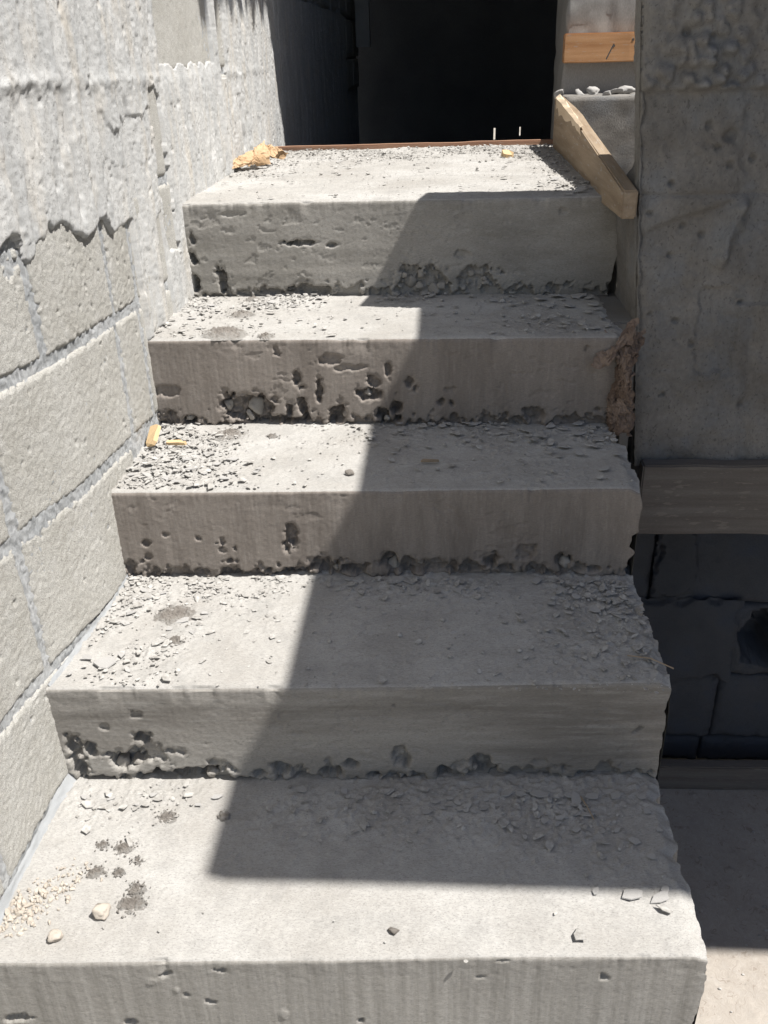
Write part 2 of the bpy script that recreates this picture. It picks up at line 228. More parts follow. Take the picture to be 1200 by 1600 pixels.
M_CHIP = wood('yellow_wood_chip', (0.52, 0.36, 0.18), (0.66, 0.50, 0.31), 1, dirt=(.45, .42, .38), df=0.3)
M_REDW = wood('reddish_edge_board', (0.22, 0.12, 0.08), (0.34, 0.21, 0.14), 0, df=0.4)
M_NAIL = mat('steel_nail', (0.08, 0.075, 0.07), (0.13, 0.12, 0.11), 30, rough=0.5)
def paper_mat(name, a, b):
    return mat(name, a, b, 25, bump=0.3, bscale=180, bdist=0.001, rough=0.75)
M_PAPER = paper_mat('kraft_paper', (0.40, 0.265, 0.15), (0.54, 0.39, 0.245))
M_BAG = paper_mat('brown_bag_paper', (0.14, 0.10, 0.078), (0.235, 0.178, 0.14))

# ------------------------------------------------------------------ ground and large setting
ZS = [e[0][2] for e in EDGE]
ZF = -0.70
bm = bmesh.new()
for p in ((-80, -80), (80, -80), (80, 80), (-80, 80)): bm.verts.new((*p, -0.80))
bm.faces.new(bm.verts); tag(bm_obj('ground', bm, M_GROUND), 'bare pale ground outside the building', 'ground', kind='structure')
nx, ny = 260, 330
gx, gy = np.meshgrid(np.linspace(0.80, 2.4, nx), np.linspace(-0.9, 1.10, ny))
fw, fi = worley(gx * 30, gy * 30, 15)
gz = ZF + .004 * ss(.2, .1, fw) * (fi > .93) + 0.004 * (fbm(gx * 5, gy * 5, 3) - .5) + 0.0012 * (fbm(gx * 90, gy * 90, 4) - .5)
tag(link('floor', grid(np.stack([gx, gy, gz], -1)), M_FLOOR), 'beige lower floor slab beside the stairs', 'floor', kind='structure')

# ------------------------------------------------------------------ staircase
stairs = empty('concrete_staircase', (0, 0, 0))
tag(stairs, 'grey cast concrete staircase with rough honeycombed risers rising to a landing', 'staircase')
XR = 0.851
def bow(y): return -0.026 * np.clip((0.50 - y) / 0.25, 0, 1)      # the wall bows outwards near its open end
def void_field(k, X, Z, zb, zt):
    """recess depth (m, + = into the riser)"""
    n = (fbm(X * 95, Z * 95, 40 + k, 3) - .5); n2 = (fbm(X * 34, Z * 34, 60 + k, 3) - .5)
    D = np.zeros_like(X)
    for (vx, vz, a, b, d) in VOIDS.get(k, []):
        r = np.hypot((X - vx) / (a * 1.12 + .002), (Z - vz) / (b * 1.12 + .002)) + n * 1.5 + n2 * 1.0
        D = np.where(np.abs(D) > np.abs(1.3 * d * (.14 * ss(1.45, 1.12, r) + .86 * ss(1.06, 0.92, r))), D, 1.3 * d * (.14 * ss(1.45, 1.12, r) + .86 * ss(1.06, 0.92, r)))
    ag, ai = worley(X * 62 + n * 2, Z * 62, 85 + k); D = D * (0.75 + 0.35 * ss(.12, .62, ag) + .25 * (fbm(X * 190, Z * 190, 44, 2) - .5))
    # scattered air holes
    wd, wid = worley(X * 26, Z * 26, 80 + k)
    hole = ss(0.15, 0.09, wd + n * 0.7) * (wid > 0.97) * 0.006
    # torn seam along the foot
    if k > 0:
        h = Z - zb
        foot = ss(0.016, 0.0, h + n * 0.05 + n2 * 0.05 - 0.016 * (fbm(X * 9, X * 0 + k, 90) - 0.42)) * 0.012
        D = np.where(D > foot, D, foot)
    return D + hole
def make_step(k, yl, yr, zt, zb, depth_l, depth_r, xl=-0.016, xr=XR, dx=0.0021):
    """one sheet over the riser, the worn nosing and the tread"""
    r = 0.006
    hr = np.arange(zb - 0.012, zt - r, dx)
    arc = np.linspace(0, math.pi / 2, 5)[1:-1]
    nt_ = int(max(depth_l, depth_r) / dx) if depth_l < 0.5 else int(max(depth_l, depth_r) / 0.0034)
    tt = np.linspace(0, 1, nt_)
    nc = int((xr - xl) / dx); xs = np.linspace(xl, xr, nc)
    f = (xs - EDGE[k][0][0]) / (EDGE[k][1][0] - EDGE[k][0][0]) if k >= 0 else xs / XR
    yf = yl + (yr - yl) * f; dep = depth_l + (depth_r - depth_l) * f
    yf = yf + 0.003 * (fbm(xs * 5, xs * 0 + k, 5) - .5) * 2
    sd = 100 + 13 * k
    rows = []
    # --- riser
    X, Zr = np.meshgrid(xs, hr)
    base = (fbm(X * 5, Zr * 5, sd, 2) - .5) * 0.005
    line = (fbm(X * 420, Zr * 9, sd + 1, 2) - .5) * (0.0007 if k in (0, 2, 3) else 0.0003)
    band = (vn(X * 3, Zr * 60, sd + 2) - .5) * (0.0012 if k in (1, 4) else 0.0004)
    gr = (fbm(X * 260, Zr * 260, sd + 3, 2) - .5) * 0.0007
    skin = (k > 0) * ss(0.62, 0.64, fbm(X * 30, Zr * 55, sd + 4, 4, .6)) * 0.0011 * ss(.45, .62, fbm(X * 5, Zr * 5, sd + 8, 2))
    worn = ss(zt - 0.05, zt, Zr) * (fbm(X * 70, Zr * 90, sd + 9, 3) - .5) * 0.0022
    D = base + line + band + gr - skin + worn - void_field(k, X, Zr, zb, zt)
    top = ss(zt - 0.03, zt - r, Zr)                      # blend to nosing
    chip = ss(0.60, 0.80, fbm(xs * 30, xs * 0 + k, sd + 6, 4)) * 0.0035 + (fbm(xs * 160, xs * 0, sd + 7, 3) - .5) * 0.0018
    D = D * (1 - 0.5 * top) - top * chip * 0.7
    Yr = yf[None, :] - D
    rows.append(np.stack([X, Yr, Zr], -1))
    # --- nosing arc
    for a in arc:
        y = yf + r - r * math.cos(a) + chip * 0.8; z = zt - r + r * math.sin(a) - chip * 0.8
        rows.append(np.stack([xs, y, z], -1)[None])
    # --- tread
    X, T = np.meshgrid(xs, tt)
    Y = yf[None, :] + r + T * (dep[None, :] - r)
    h = (fbm(X * 4, Y * 4, sd + 20, 3) - .5) * 0.006
    trowel = (fbm((X + Y * .3) * 16, (Y - X * .3) * 60, sd + 21, 3) - .5) * 0.0016
    dm = dust(k, X, Y)
    grit = np.maximum(fbm(X * 120, Y * 120, sd + 22, 3) - .5, -0.05) * (0.002 + 0.009 * dm)
    wd, wid = worley(X * 105, Y * 105, sd + 23)
    scab = ss(0.42, 0.30, wd + (fbm(X * 200, Y * 200, sd, 2) - .5) * .3) * (wid < 0.10 + 0.42 * dm) * (0.0006 + 0.002 * wid)
    H = (h + trowel + grit + scab)
    e = ss(0, 0.02, Y - yf[None, :]); H = H * (0.15 + 0.85 * e) - (1 - ss(0, 0.008, Y - yf[None, :])) * chip[None, :]
    rows.append(np.stack([X, Y, zt + H], -1))
    P = np.concatenate(rows, 0)
    # ragged open right-hand end
    nr = len(hr)
    s = np.arange(P.shape[0]) * dx
    rag = (fbm(s * 22, s * 0 + k, sd + 30, 4) - .5) * 0.011 + (fbm(s * 90, s * 0, sd + 31, 3) - .5) * 0.005 - 0.012 * ss(.66, .74, fbm(s * 13, s * 0 + 3, sd + 32, 3))
    wgt = ss(xr - 0.10, xr, P[:, :, 0]); P[:, :, 0] += wgt * rag[:, None]
    tr = ss(0.02, 0.0, xr - xs)                                  # the end slumps down and back
    P[:, :, 2] -= (tr * (0.5 + vn(s[:, None] * 60, xs[None, :] * 0, sd + 33)) * 0.007)
    return P, nr
def dust(k, X, Y):
    """how much loose rubble lies here, 0..1 (left end, right end, against the riser behind)"""
    if k < 0: return np.zeros_like(X)
    y0 = EDGE[k][0][1]; y1 = EDGE[k + 1][0][1] if k < 4 else 2.2
    t = np.clip((Y - y0) / (y1 - y0), 0, 1); n = fbm(X * 9, Y * 9, 300 + k, 3)
    L = ss(0.34, 0.10, X); R = ss(0.52, 0.78, X); B = ss(0.45, 1.0, t)
    if k == 4: d = 0.8 * ss(0.45, 0.95, t) + 0.5 * ss(0.25, 0.0, X) * ss(.1, .4, t) + 0.8 * ss(0.70, 0.85, X)
    elif k == 3: d = 0.9 * L * (0.4 + 0.6 * B) + 0.9 * R * (0.35 + 0.65 * B) + 0.5 * B
    elif k == 2: d = 1.0 * L + 0.8 * R * (0.4 + 0.6 * B) + 0.5 * B
    elif k == 1: d = 0.8 * L * (0.4 + .6 * ss(.1, .5, t)) + 0.5 * ss(0.62, .8, X) + 0.55 * ss(0.65, 1, t)
    else: d = 0.35 * ss(0.6, 1, t) + 0.5 * ss(0.55, 0.8, X) * ss(0.2, 0.7, t) + 0.25 * ss(.5, .8, t)
    return np.clip(d * ss(0.3, 0.62, n) * 1.25, 0, 1)
steps = []
for k in range(5):
    (xl, yl, zt), (xr_, yr, _) = EDGE[k]
    zb = ZS[k - 1] if k else -0.175
    if k < 4: dl = EDGE[k + 1][0][1] - yl + 0.045; dr = EDGE[k + 1][1][1] - yr + 0.045
    else: dl = 2.185 - yl; dr = 2.235 - yr
    P, nr = make_step(k, yl, yr, zt, zb, dl, dr, xl=-0.05 if k < 2 else -0.016, xr=(XR, XR, XR, .860, .886)[k])
    me = grid(P, name='step')
    me.materials.append(M_RISERS[k]); me.materials.append(M_TREAD)
    nq = (P.shape[1] - 1); mi = np.zeros(len(me.polygons), np.int32); mi[nq * (nr + 1):] = 1
    me.polygons.foreach_set('material_index', mi)
    o = link('step', me, None, stairs); steps.append(o)
    tag(o, ['wide lowest step with a vertically scored riser', 'second step with dark banding across the riser', 'third step, riser foot torn and pebbly',
            'fourth step, riser full of open voids', 'top step running back as the landing'][k])
    # the raw end of the step on the open side, down to the floor
    edge = P[nr + 2:, -1]; low = edge.copy(); low[:, 2] = ZF - .05
    mid = edge.copy(); mid[:, 0] += 0.004; mid[:, 2] -= 0.05
    link('side_face', grid(np.stack([edge, mid, low], 0), flip=True), M_RISER, o)
# two more steps below, where the picture was taken from
for j in range(2):
    z = -0.175 * (j + 1); y1 = -0.005 - 0.29 * j; y0 = y1 - (0.29 if j == 0 else 1.0)
    box('lower_step', (-0.16, XR, y0, y1 + 0.03, ZF - .05, z), M_TREAD, stairs, 0.005)
box('mortar_fill', (.84, .905, .978, 1.20, .15, .4975), M_PIER, stairs, .004)
# aggregate stones laid bare in the voids
def rock_mesh(seed, n=2, amp=0.35):
    rng = random.Random(seed); bm = bmesh.new(); bmesh.ops.create_icosphere(bm, subdivisions=n, radius=1)
    ax = [Vector((rng.gauss(0, 1), rng.gauss(0, 1), rng.gauss(0, 1))).normalized() for _ in range(9)]
    am = [rng.uniform(0.5, 0.85) for _ in ax]
    for v in bm.verts:
        d = v.co.normalized(); s = 1.0
        for a, m_ in zip(ax, am):
            t = d.dot(a)
            if t > m_: s = min(s, m_ / t)
        v.co = d * s * (1 + rng.uniform(-.04, .04))
    if n > 2:
        for v in bm.verts: v.co *= 1 + amp * .55 * (mnoise.fractal(v.co * 2.3 + Vector((seed * 3.1, 0, 0)), .7, 2.1, 4))
        for f_ in bm.faces: f_.smooth = True
    me = bpy.data.meshes.new('rock'); bm.to_mesh(me); bm.free()
    return me
ROCKS = [rock_mesh(i, 3) for i in range(8)]
for m_ in ROCKS: m_.materials.append(M_STONE)
rng = random.Random(5)
for k, L in STONES.items():
    (xl, yl, zt), (xr_, yr, _) = EDGE[k]
    for i_, (x, z, r) in enumerate(L):
        if i_ % 3 == 2 or (k == 2 and i_ % 2): continue
        y = yl + (yr - yl) * (x - xl) / (xr_ - xl)
        r *= rng.uniform(.8, 1.35); z += rng.uniform(-.002, .006); o = link('aggregate_stone', rng.choice(ROCKS), None, steps[k], (x, y + r * rng.uniform(.75, 1.3) + 0.002, z))
        o.scale = (r * rng.uniform(.85, 1.2), r * .95, r * rng.uniform(.75, 1.0)); o.rotation_euler = (rng.uniform(0, 6), rng.uniform(0, 6), rng.uniform(0, 6))
# mortar fillets where treads meet the block wall
def fillet(k, y0, y1, w0):
    n = 160; t = np.linspace(y0, y1, n); a = np.linspace(0, 1, 10)
    T, A = np.meshgrid(t, a); wv = w0 * (0.5 + 0.9 * fbm(T * 7, T * 0 + k, 700 + k, 3))
    X = bow(T) + A * wv + (fbm(T * 60, A * 6, 71) - .5) * .004; Zz = ZS[k] + (1 - A) ** 1.6 * wv * 1.2 - 0.003 + (fbm(T * 70, A * 5, 72) - .5) * .004
    link('mortar_fillet', grid(np.stack([X, T, Zz], -1), flip=True), M_FILLET, steps[k])
fillet(0, -0.02, 0.30, 0.014); fillet(1, 0.30, 0.60, 0.008)

# ------------------------------------------------------------------ left block wall
wall = empty('block_wall', (0, 0, 0))
tag(wall, 'pale concrete block wall smeared with grey plaster along the left of the stairs', 'wall')
def J(c, y):                                            # bed joint heights, as laid (not quite level)
    y = np.asarray(y, float); yc = np.clip(y, -1.3, 6)
    tab = {-3: (-0.20, 0), -2: (0.005, 0), -1: (0.172, -0.10), 0: (0.388, -0.085), 1: (0.592, -0.055), 2: (0.772, -0.04), 3: (0.937, -0.022), 4: (1.14, -0.02), 5: (1.345, 0), 6: (1.55, 0), 7: (1.755, 0)}
    z0, m = tab[c]; return z0 + m * np.clip(yc - 0.5, -1.2, 0.6)
JW = 0.0080
def block(c, y0, y1, seed, tilt=0.0):
    d = 0.0027 if y0 < 0.8 else 0.006
    if y1 < -0.1 or c > 4 or y0 > 2.4: d = 0.02
    ny_ = max(6, int((y1 - y0) / d)); nz_ = max(5, int(0.19 / d))
    ys = np.linspace(y0 + JW, y1 - JW, ny_); tz = np.linspace(0, 1, nz_)
    Y, T = np.meshgrid(ys, tz); zb = J(c, Y) + JW; zt = J(c + 1, Y) - JW
    Zz = zb + (zt - zb) * T
    ed = np.minimum(np.minimum(Y - ys[0], ys[-1] - Y), np.minimum(Zz - zb, zt - Zz))
    n = fbm(Y * 130, Zz * 130, seed, 3) - .5
    Xd = 0.004 * (fbm(Y * 6, Zz * 6, seed + 3) - .5) + n * 0.0010 + (fbm(Y * 210, Zz * 210, seed + 4, 2, .8) - .5) * .0024 - 0.0032 * ss(0.005, 0.0, ed + n * 0.008) + tilt * (T - .5)
    wd, wid = worley(Y * 60, Zz * 60, seed + 9)
    Xd = Xd - ss(0.26, 0.14, wd + n * .3) * (wid > 0.93) * 0.003
    cw, cid = worley(Y * 7, Zz * 7, seed + 15)
    Xd = Xd - ss(0.30, 0.18, cw + n * .5) * (cid > 0.975) * 0.008
    P = np.stack([Xd + bow(Y), Y, Zz], -1)
    # close the block with its arrises running back into the joint
    back = lambda row: np.stack([-0.03 + bow(row[:, 1]), row[:, 1], row[:, 2]], -1)
    P = np.concatenate([back(P[0])[None], P, back(P[-1])[None]], 0)
    lcol = P[:, :1].copy(); lcol[..., 0] = -0.03 + bow(lcol[..., 1]); rcol = P[:, -1:].copy(); rcol[..., 0] = -0.03 + bow(rcol[..., 1])
    P = np.concatenate([lcol, P, rcol], 1)
    o = link('block', grid(P, name='block'), M_BLOCK, wall); return o
rows = {-3: (-.10, .41), -2: (.10, .41), -1: (.31, .41), 0: (.315, .41), 1: (.47, .41), 2: (.66, .41), 3: (.735, .42), 4: (.5, .41), 5: (.7, .41), 6: (.5, .41)}
special = {0: [-.52, -.105, .315, .735, .855, 1.2], 1: [-.36, .06, .47, .742, .862, 1.25], -1: [-.51, -.10, .312, .72, 1.1], 2: [-.6, -.2, .20, .468, .66, .87, 1.14, 1.55, 1.97, 2.4], 3: [-.5, -.1, .30, .735, 1.12, 1.62, 2.05, 2.45]}
sd = 1000
for c in range(-3, 7):
    st, ln = rows[c]
    if c in special:
        ys = list(special[c])
        while ys[0] > -1.3: ys.insert(0, ys[0] - .41)
        while ys[-1] < 5.6: ys.append(ys[-1] + .41)
    else: ys = list(np.arange(st - 5 * ln, 5.9, ln))
    for a, b in zip(ys[:-1], ys[1:]):
        if b < -1.3 or a > 5.8: continue
        if c <= 0 and a > 0.98 + .35 * c: continue              # behind the stairs
        if c <= 1 and a > 1.3: continue
        block(c, a, b, sd, tilt=(0.002 if (c, round(a, 2)) == (0, .32) else 0)); sd += 17
# mortar: a slightly recessed, rough body that fills the joints
YL = np.concatenate([np.linspace(-0.15, 2.6, 840), np.linspace(2.612, 4.8, 160)])
Y, Zz = np.meshgrid(YL, np.linspace(-0.05, 1.16, 330))
Xm = -0.0030 + (fbm(Y * 190, Zz * 190, 31, 2) - .5) * 0.0060 + (fbm(Y * 14, Zz * 14, 33, 2) - .5) * 0.0035
link('mortar_joint', grid(np.stack([Xm + bow(Y), Y, Zz], -1)), M_MORTAR, wall)
# the wall's body behind the face
box('wall_core', (-0.30, -0.06, -1.3, 5.8, ZF, 3.0), M_MORTAR, wall, 0); box('wall_core', (-0.06, -0.024, 0.51, 5.8, ZF, 3.0), M_MORTAR, wall, 0)
# plaster coat
Y, Zz = np.meshgrid(YL, np.linspace(0.42, 1.13, 270))
n1 = fbm(Y * 30, Zz * 30, 51, 4) - .5; n2 = fbm(Y * 9, Zz * 5, 52, 3) - .5
ZBY = [0.404, 0.424, 0.445, 0.458, 0.463, 0.469, 0.484, 0.493, 0.506, 0.517, 0.536, 0.549, 0.56, 0.596, 0.626, 0.666, 0.696, 0.726, 0.752, 0.763, 0.781, 0.812, 0.839, 0.872, 0.895, 0.929, 0.956, 0.987, 1.022, 1.05]
ZBZ = [0.751, 0.757, 0.762, 0.76, 0.749, 0.734, 0.725, 0.731, 0.745, 0.749, 0.746, 0.762, 0.75, 0.752, 0.742, 0.72, 0.726, 0.732, 0.737, 0.718, 0.705, 0.705, 0.712, 0.712, 0.722, 0.719, 0.698, 0.682, 0.687, 0.7]
zb = np.interp(Y[0], [-.15, .2, .38] + ZBY + [1.03, 1.04, 1.10, 1.2], [.83, .81, .80] + ZBZ + [.70, .47, .44, .40])
zb = np.where((Y[0] > .875) & (Y[0] < .99), .50, zb)
cov = (Zz - zb[None, :]) + n1 * 0.014
strip = np.minimum(ss(1.06, 1.075, Y + n1 * .02) * ss(1.15, 1.135, Y + n1 * .02), ss(0.60, 0.64, Zz + n1 * .05) * ss(.915, .89, Zz + n1 * .05))
cov = np.where(strip > 0.5, -0.02, cov)
bare = (Y > 1.16) & (Y < 1.60) & (Zz > J(3, Y) + 0.018 + n1 * .03)
bd = J(3, Y) + 0.018 + n1 * .03 - Zz
cov = np.where(bare, -0.02, cov); tb = np.where((Y > 1.16) & (Y < 1.60), .12 + .88 * ss(0, .05, bd), 1.0)
bare2 = (Y < 0.62 + n2 * .1) & (Zz > J(3, Y) + 0.014 + n1 * .04) & (fbm(Y * 12, Zz * 12, 57, 3) < 0.60)

torn = (Y > 1.63) & (Y < 1.74 + n1 * .05) & (Zz > .91)
cov = np.where(torn, -0.01, cov)
th = 0.0042 * ss(-0.001, 0.006, cov)
streak = (fbm(Y * 70, Zz * 3.2, 54, 3, .6) - .5) * 0.0030 + (fbm(Y * 18, Zz * 1.3, 55, 2) - .5) * 0.005
rid = 0
for (yy, a) in ((.10, .003), (.30, -.003), (.467, -.005), (.655, .0055), (.70, -.003), (.735, .004), (.79, -.004), (.83, .0035), (.885, -.004), (.935, .005), (1.0, -.005), (1.165, .005), (1.30, -.003), (1.42, .003), (1.62, .006), (1.70, -.005), (1.80, -.004), (1.86, .004), (1.93, .004), (1.99, -.004), (2.05, -.005), (2.12, .003)):
    ye = yy + 0.022 * (fbm(Zz * 7, Zz * 0 + yy * 31, 56, 3) - .5) - .03 * (Zz - .8) + n1 * .006
    am_ = 0.9 * a * (0.25 + 1.1 * vn(Zz * 5, Zz * 0 + yy * 9, 58))
    rid = rid + am_ * (ss(ye - .0015, ye + .0015, Y) - ss(ye + abs(a) * 9, ye + abs(a) * 9 + .05, Y))
bead = 0.0034 * np.exp(-((Zz - J(3, Y) + 0.004 - n2 * 0.012) / 0.011) ** 2) * np.clip(0.15 + 1.9 * (fbm(Y * 38, Zz * 55, 59, 4, .65) - .2), 0, 1.3) * ss(2.6, 1.5, Y)
drip = ss(-.002, .004, Zz - (.865 + .05 * (fbm(Y * 20, Y * 0, 63, 3) - .5) + n1 * .02)) * ss(.79, .82, Y) * ss(1.07, 1.05, Y)
rid = rid + .0035 * drip + .0022 * ss(.54, .58, fbm(Y * 9, Zz * 4, 64, 4, .6)) - .0022 * ss(.58, .61, fbm(Y * 40, Zz * 9, 65, 4, .65))
pw, pi_ = worley(Y * 70, Zz * 55, 68); rid = rid - .0025 * ss(.25, .12, pw + n1 * 1.2) * (pi_ > .93)
for (yy, z0_, z1_, a) in ((.468, .69, .90, .006), (.662, .74, 1.12, .007), (.735, .72, .93, .004), (.80, .70, .95, .005), (.93, .50, .88, .005), (1.01, .60, .95, .004), (.30, .80, 1.12, .005), (.885, .94, 1.12, .006), (1.86, .72, 1.1, .005), (2.0, .72, 1.1, .005)):
    yc_ = yy + .018 * (fbm(Zz * 8, Zz * 0 + yy * 17, 95, 3) - .5) + n1 * .004
    rid = rid - 1.6 * a * np.exp(-((Y - yc_) / .0050) ** 2) * ss(z0_, z0_ + .03, Zz) * ss(z1_ + .03, z1_, Zz) * ss(.25, .5, fbm(Zz * 14, Zz * 0 + yy, 96, 2))
Xp = 0.002 + tb * th + tb * (streak + rid + n1 * 0.0015 + (fbm(Y * 200, Zz * 200, 60, 2, .8) - .5) * .0022) + bead * tb
Xp = np.where(cov > 0, np.maximum(Xp, 0.0002 + .002 * n1), -0.006)
kp = (np.minimum(np.minimum(cov[:-1, :-1], cov[1:, 1:]), np.minimum(cov[:-1, 1:], cov[1:, :-1])) > -0.006)
cm = cov > 0
for _ in range(2):
    e_ = cm.copy(); e_[1:] |= cm[:-1]; e_[:-1] |= cm[1:]; e_[:, 1:] |= cm[:, :-1]; e_[:, :-1] |= cm[:, 1:]; cm = e_
kp = cm[:-1, :-1] & cm[1:, 1:] & cm[1:, :-1] & cm[:-1, 1:]
tag(link('plaster_coat', grid(np.stack([Xp + bow(Y), Y, Zz], -1), keep=kp), M_PLASTER, wall), 'smeared bluish grey plaster with a ragged lower edge')

# ------------------------------------------------------------------ right pier
def pier():
    d = 0.0035
    zz = np.arange(0.205, 1.16, d); xfr = np.arange(0, 0.62, d); ysd = np.arange(0.20, 0, -d)
    xl = lambda z: 0.8905 - 0.087 * (z - 0.5)
    na, nb = len(ysd), len(xfr)
    s = np.concatenate([-ysd, xfr])
    Sg, Z = np.meshgrid(s, zz)
    n = fbm(Sg * 60, Z * 60, 401, 4) - .5; nl = fbm(Sg * 8, Z * 8, 402, 3) - .5
    side = Sg < 0
    F = Sg                                                   # distance from the arris
    x_abs = xl(Z) + np.maximum(F, 0)
    D = 0.006 * nl + 0.004 * n + (fbm(Sg * 5, Z * 220, 403, 2) - .5) * .0012 + (vn(Sg * 280, Z * 280, 412) - .5) * .0016 - .004 * np.exp(-((Z - .722 - nl * .004) / .003) ** 2) + .011 * (fbm(Sg * 16, Z * 16, 413, 4, .7) - .5)
    # upper honeycombed swelling above the cold joint at 0.885
    hc = ss(0.880, 0.890, Z + nl * .006) * ss(-.002, .01, F)
    wd, wid = worley(Sg * 42 + n * 1.2, Z * 42, 404)
    rough = ss(0.98, 0.90, Z) * ss(0.17, 0.13, F) * 0.8 + ss(0.10, 0.0, np.abs(F - 0.13 + (Z - .93) * .4)) * 0.9
    D += hc * (0.010 + rough * (0.013 * ss(0.6, 0.15, wd) + 0.016 * (fbm(Sg * 30, Z * 30, 405, 3) - .5)))
    # right-hand slab of old render, set back, with a ragged edge
    edge = 0.155 + 0.10 * (0.70 - Z) * (Z < .7) + n * 0.02 + nl * 0.03
    D -= 0.006 * ss(edge, edge + .03, F) * (Z > .53)
    # diagonal trowel ridge
    zr = 0.672 + (F - 0.05) * 0.32 + nl * 0.02
    D += 0.008 * ss(zr - 0.004, zr + 0.010, Z) * ss(zr + .10, zr + .02, Z) * ss(.0, .03, F) * ss(.2, .15, F)
    # rough ridges at right
    rr = np.exp(-((F - 0.165 - (Z - .66) * .35 - n * .02) / 0.014) ** 2) * ss(.58, .62, Z) * ss(.74, .70, Z)
    D += rr * 0.018 * (0.4 + fbm(Sg * 40, Z * 40, 407, 3))
    # flaked patch lower right
    pe = (np.abs(F - 0.15) < 0.035 + n * .03) & (Z > .40 + n * .05) & (Z < .56 + n * .05)
    D -= 0.005 * pe
    gr = np.exp(-((F - 0.215 - n * .008) / 0.012) ** 2) * ss(.53, .49, Z); D -= 0.006 * gr
    # nail hole dent
    D -= 0.012 * ss(1.0, 0.2, np.hypot((F - .155) / .020, (Z - .815) / .012) + n)
    wv, wi = worley(Sg * 22, Z * 22, 409); D -= ss(.14, .07, wv + n * .2) * (wi > .84) * .008
    D *= ss(1.2, 1.0, Z)
    ch = 0.008 * ss(0.02, 0, np.abs(F)) * (0.3 + fbm(Z * 40, Z * 0, 410, 3))      # worn arris
    X = np.where(side, xl(Z) - D + ch + 0.032 * (-F / .2) * ss(.70, .76, Z), x_abs); Yy = np.where(side, 0.97 - F * 1.0, 0.97 - D + ch)
    X = np.where(~side & (F < .006), X + .002, X)
    me = grid(np.stack([X, Yy, Z], -1), name='pier')
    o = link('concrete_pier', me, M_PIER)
    tag(o, 'rough grey concrete pier in shade standing at the right edge of the upper steps', 'pier')
    # plain top part, above the picture
    z0, z1 = 1.14, 1.35
    bm = bmesh.new(); V = []
    for z in (z0, z1):
        for (x, y) in ((xl(z), .972), (1.5, .972), (1.5, 1.17), (xl(z) + .034, 1.17)): V.append(bm.verts.new((x, y, z)))
    for f in ((0, 1, 5, 4), (1, 2, 6, 5), (2, 3, 7, 6), (3, 0, 4, 7), (4, 5, 6, 7), (3, 2, 1, 0)): bm.faces.new([V[i] for i in f])
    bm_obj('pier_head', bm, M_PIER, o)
    bm = bmesh.new(); V = []
    for z in (.20, 1.15):
        for (x, y) in ((xl(z) + .02, .99), (1.5, .99), (1.5, 1.17), (xl(z) + .045, 1.17)): V.append(bm.verts.new((x, y, z)))
    for f in ((0, 1, 5, 4), (1, 2, 6, 5), (2, 3, 7, 6), (3, 0, 4, 7), (4, 5, 6, 7), (3, 2, 1, 0)): bm.faces.new([V[i] for i in f])
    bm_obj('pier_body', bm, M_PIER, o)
    return o
pier()

# ------------------------------------------------------------------ timber and low walls on the right
def plank(name, b, m, label, cat='plank', warp=0.003, seed=0, ax=0):
    """sawn board with slightly wavy, worn edges; b = x0,x1,y0,y1,z0,z1"""
    bm = bmesh.new(); box_bm(bm, *b)
    ln = b[2 * ax + 1] - b[2 * ax]
    es = [e for e in bm.edges if abs((e.verts[0].co - e.verts[1].co)[ax]) > 1e-6]
    bmesh.ops.subdivide_edges(bm, edges=es, cuts=max(6, int(ln / 0.02)), use_grid_fill=True)
    bmesh.ops.bevel(bm, geom=[e for e in bm.edges if e.calc_face_angle(0) > 1], offset=0.003, segments=2, affect='EDGES')
    V = np.array([v.co[:] for v in bm.verts]); t = V[:, ax]
    for j in range(3):
        if j == ax: continue
        V[:, j] += (fbm(t * 9, V[:, j] * 3 + seed, 900 + seed + j, 3) - .5) * warp * 2
    for v, c in zip(bm.verts, V): v.co = c
    return tag(bm_obj(name, bm, m), label, cat)
plank('wooden_plank', (0.93, 1.62, 0.935, 0.968, 0.068, 0.222), M_BROWN, 'dark brown plank set on edge under the concrete pier', warp=0.004, seed=1)
plank('floor_plank', (0.90, 1.62, 1.0, 1.03, ZF, ZF + 0.075), M_BROWN, 'dark plank lying at the foot of the shaded block wall', seed=2)
low = empty('lower_block_wall', (1.2, 1.1, ZF)); tag(low, 'dark shaded block wall with a broken hole below the brown plank', 'wall')
def lblock(x0, x1, z0, z1, seed, hole=None):
    d = 0.006; xs = np.linspace(x0 + .0025, x1 - .0025, int((x1 - x0) / d)); zs = np.linspace(z0 + .0025, z1 - .0025, int((z1 - z0) / d)); X, Z = np.meshgrid(xs, zs)
    n = fbm(X * 60, Z * 60, seed, 3) - .5
    Y = 1.10 - 0.006 * (fbm(X * 7, Z * 7, seed + 1) - .5) - n * .006
    ed = np.minimum(np.minimum(X - xs[0], xs[-1] - X), np.minimum(Z - zs[0], zs[-1] - Z)); Y += .007 * ss(.010, 0, ed + n * .02)
    if hole:
        r = np.hypot((X - hole[0]) / hole[2], (Z - hole[1]) / hole[3]) + n * .7; Y += .12 * ss(1.1, .85, r) - .006 * ss(1.35, 1.15, r) * ss(.9, 1.1, r)
    P = np.stack([X, Y, Z], -1)
    b0 = P[:1].copy(); b0[..., 1] = 1.14; b1 = P[-1:].copy(); b1[..., 1] = 1.14; P = np.concatenate([b0, P, b1], 0)
    l = P[:, :1].copy(); l[..., 1] = 1.14; r_ = P[:, -1:].copy(); r_[..., 1] = 1.14; P = np.concatenate([l, P, r_], 1)
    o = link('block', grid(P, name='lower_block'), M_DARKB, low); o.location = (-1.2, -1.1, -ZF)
zc = [-.70, -.62, -.42, -.21, -.005, .20]
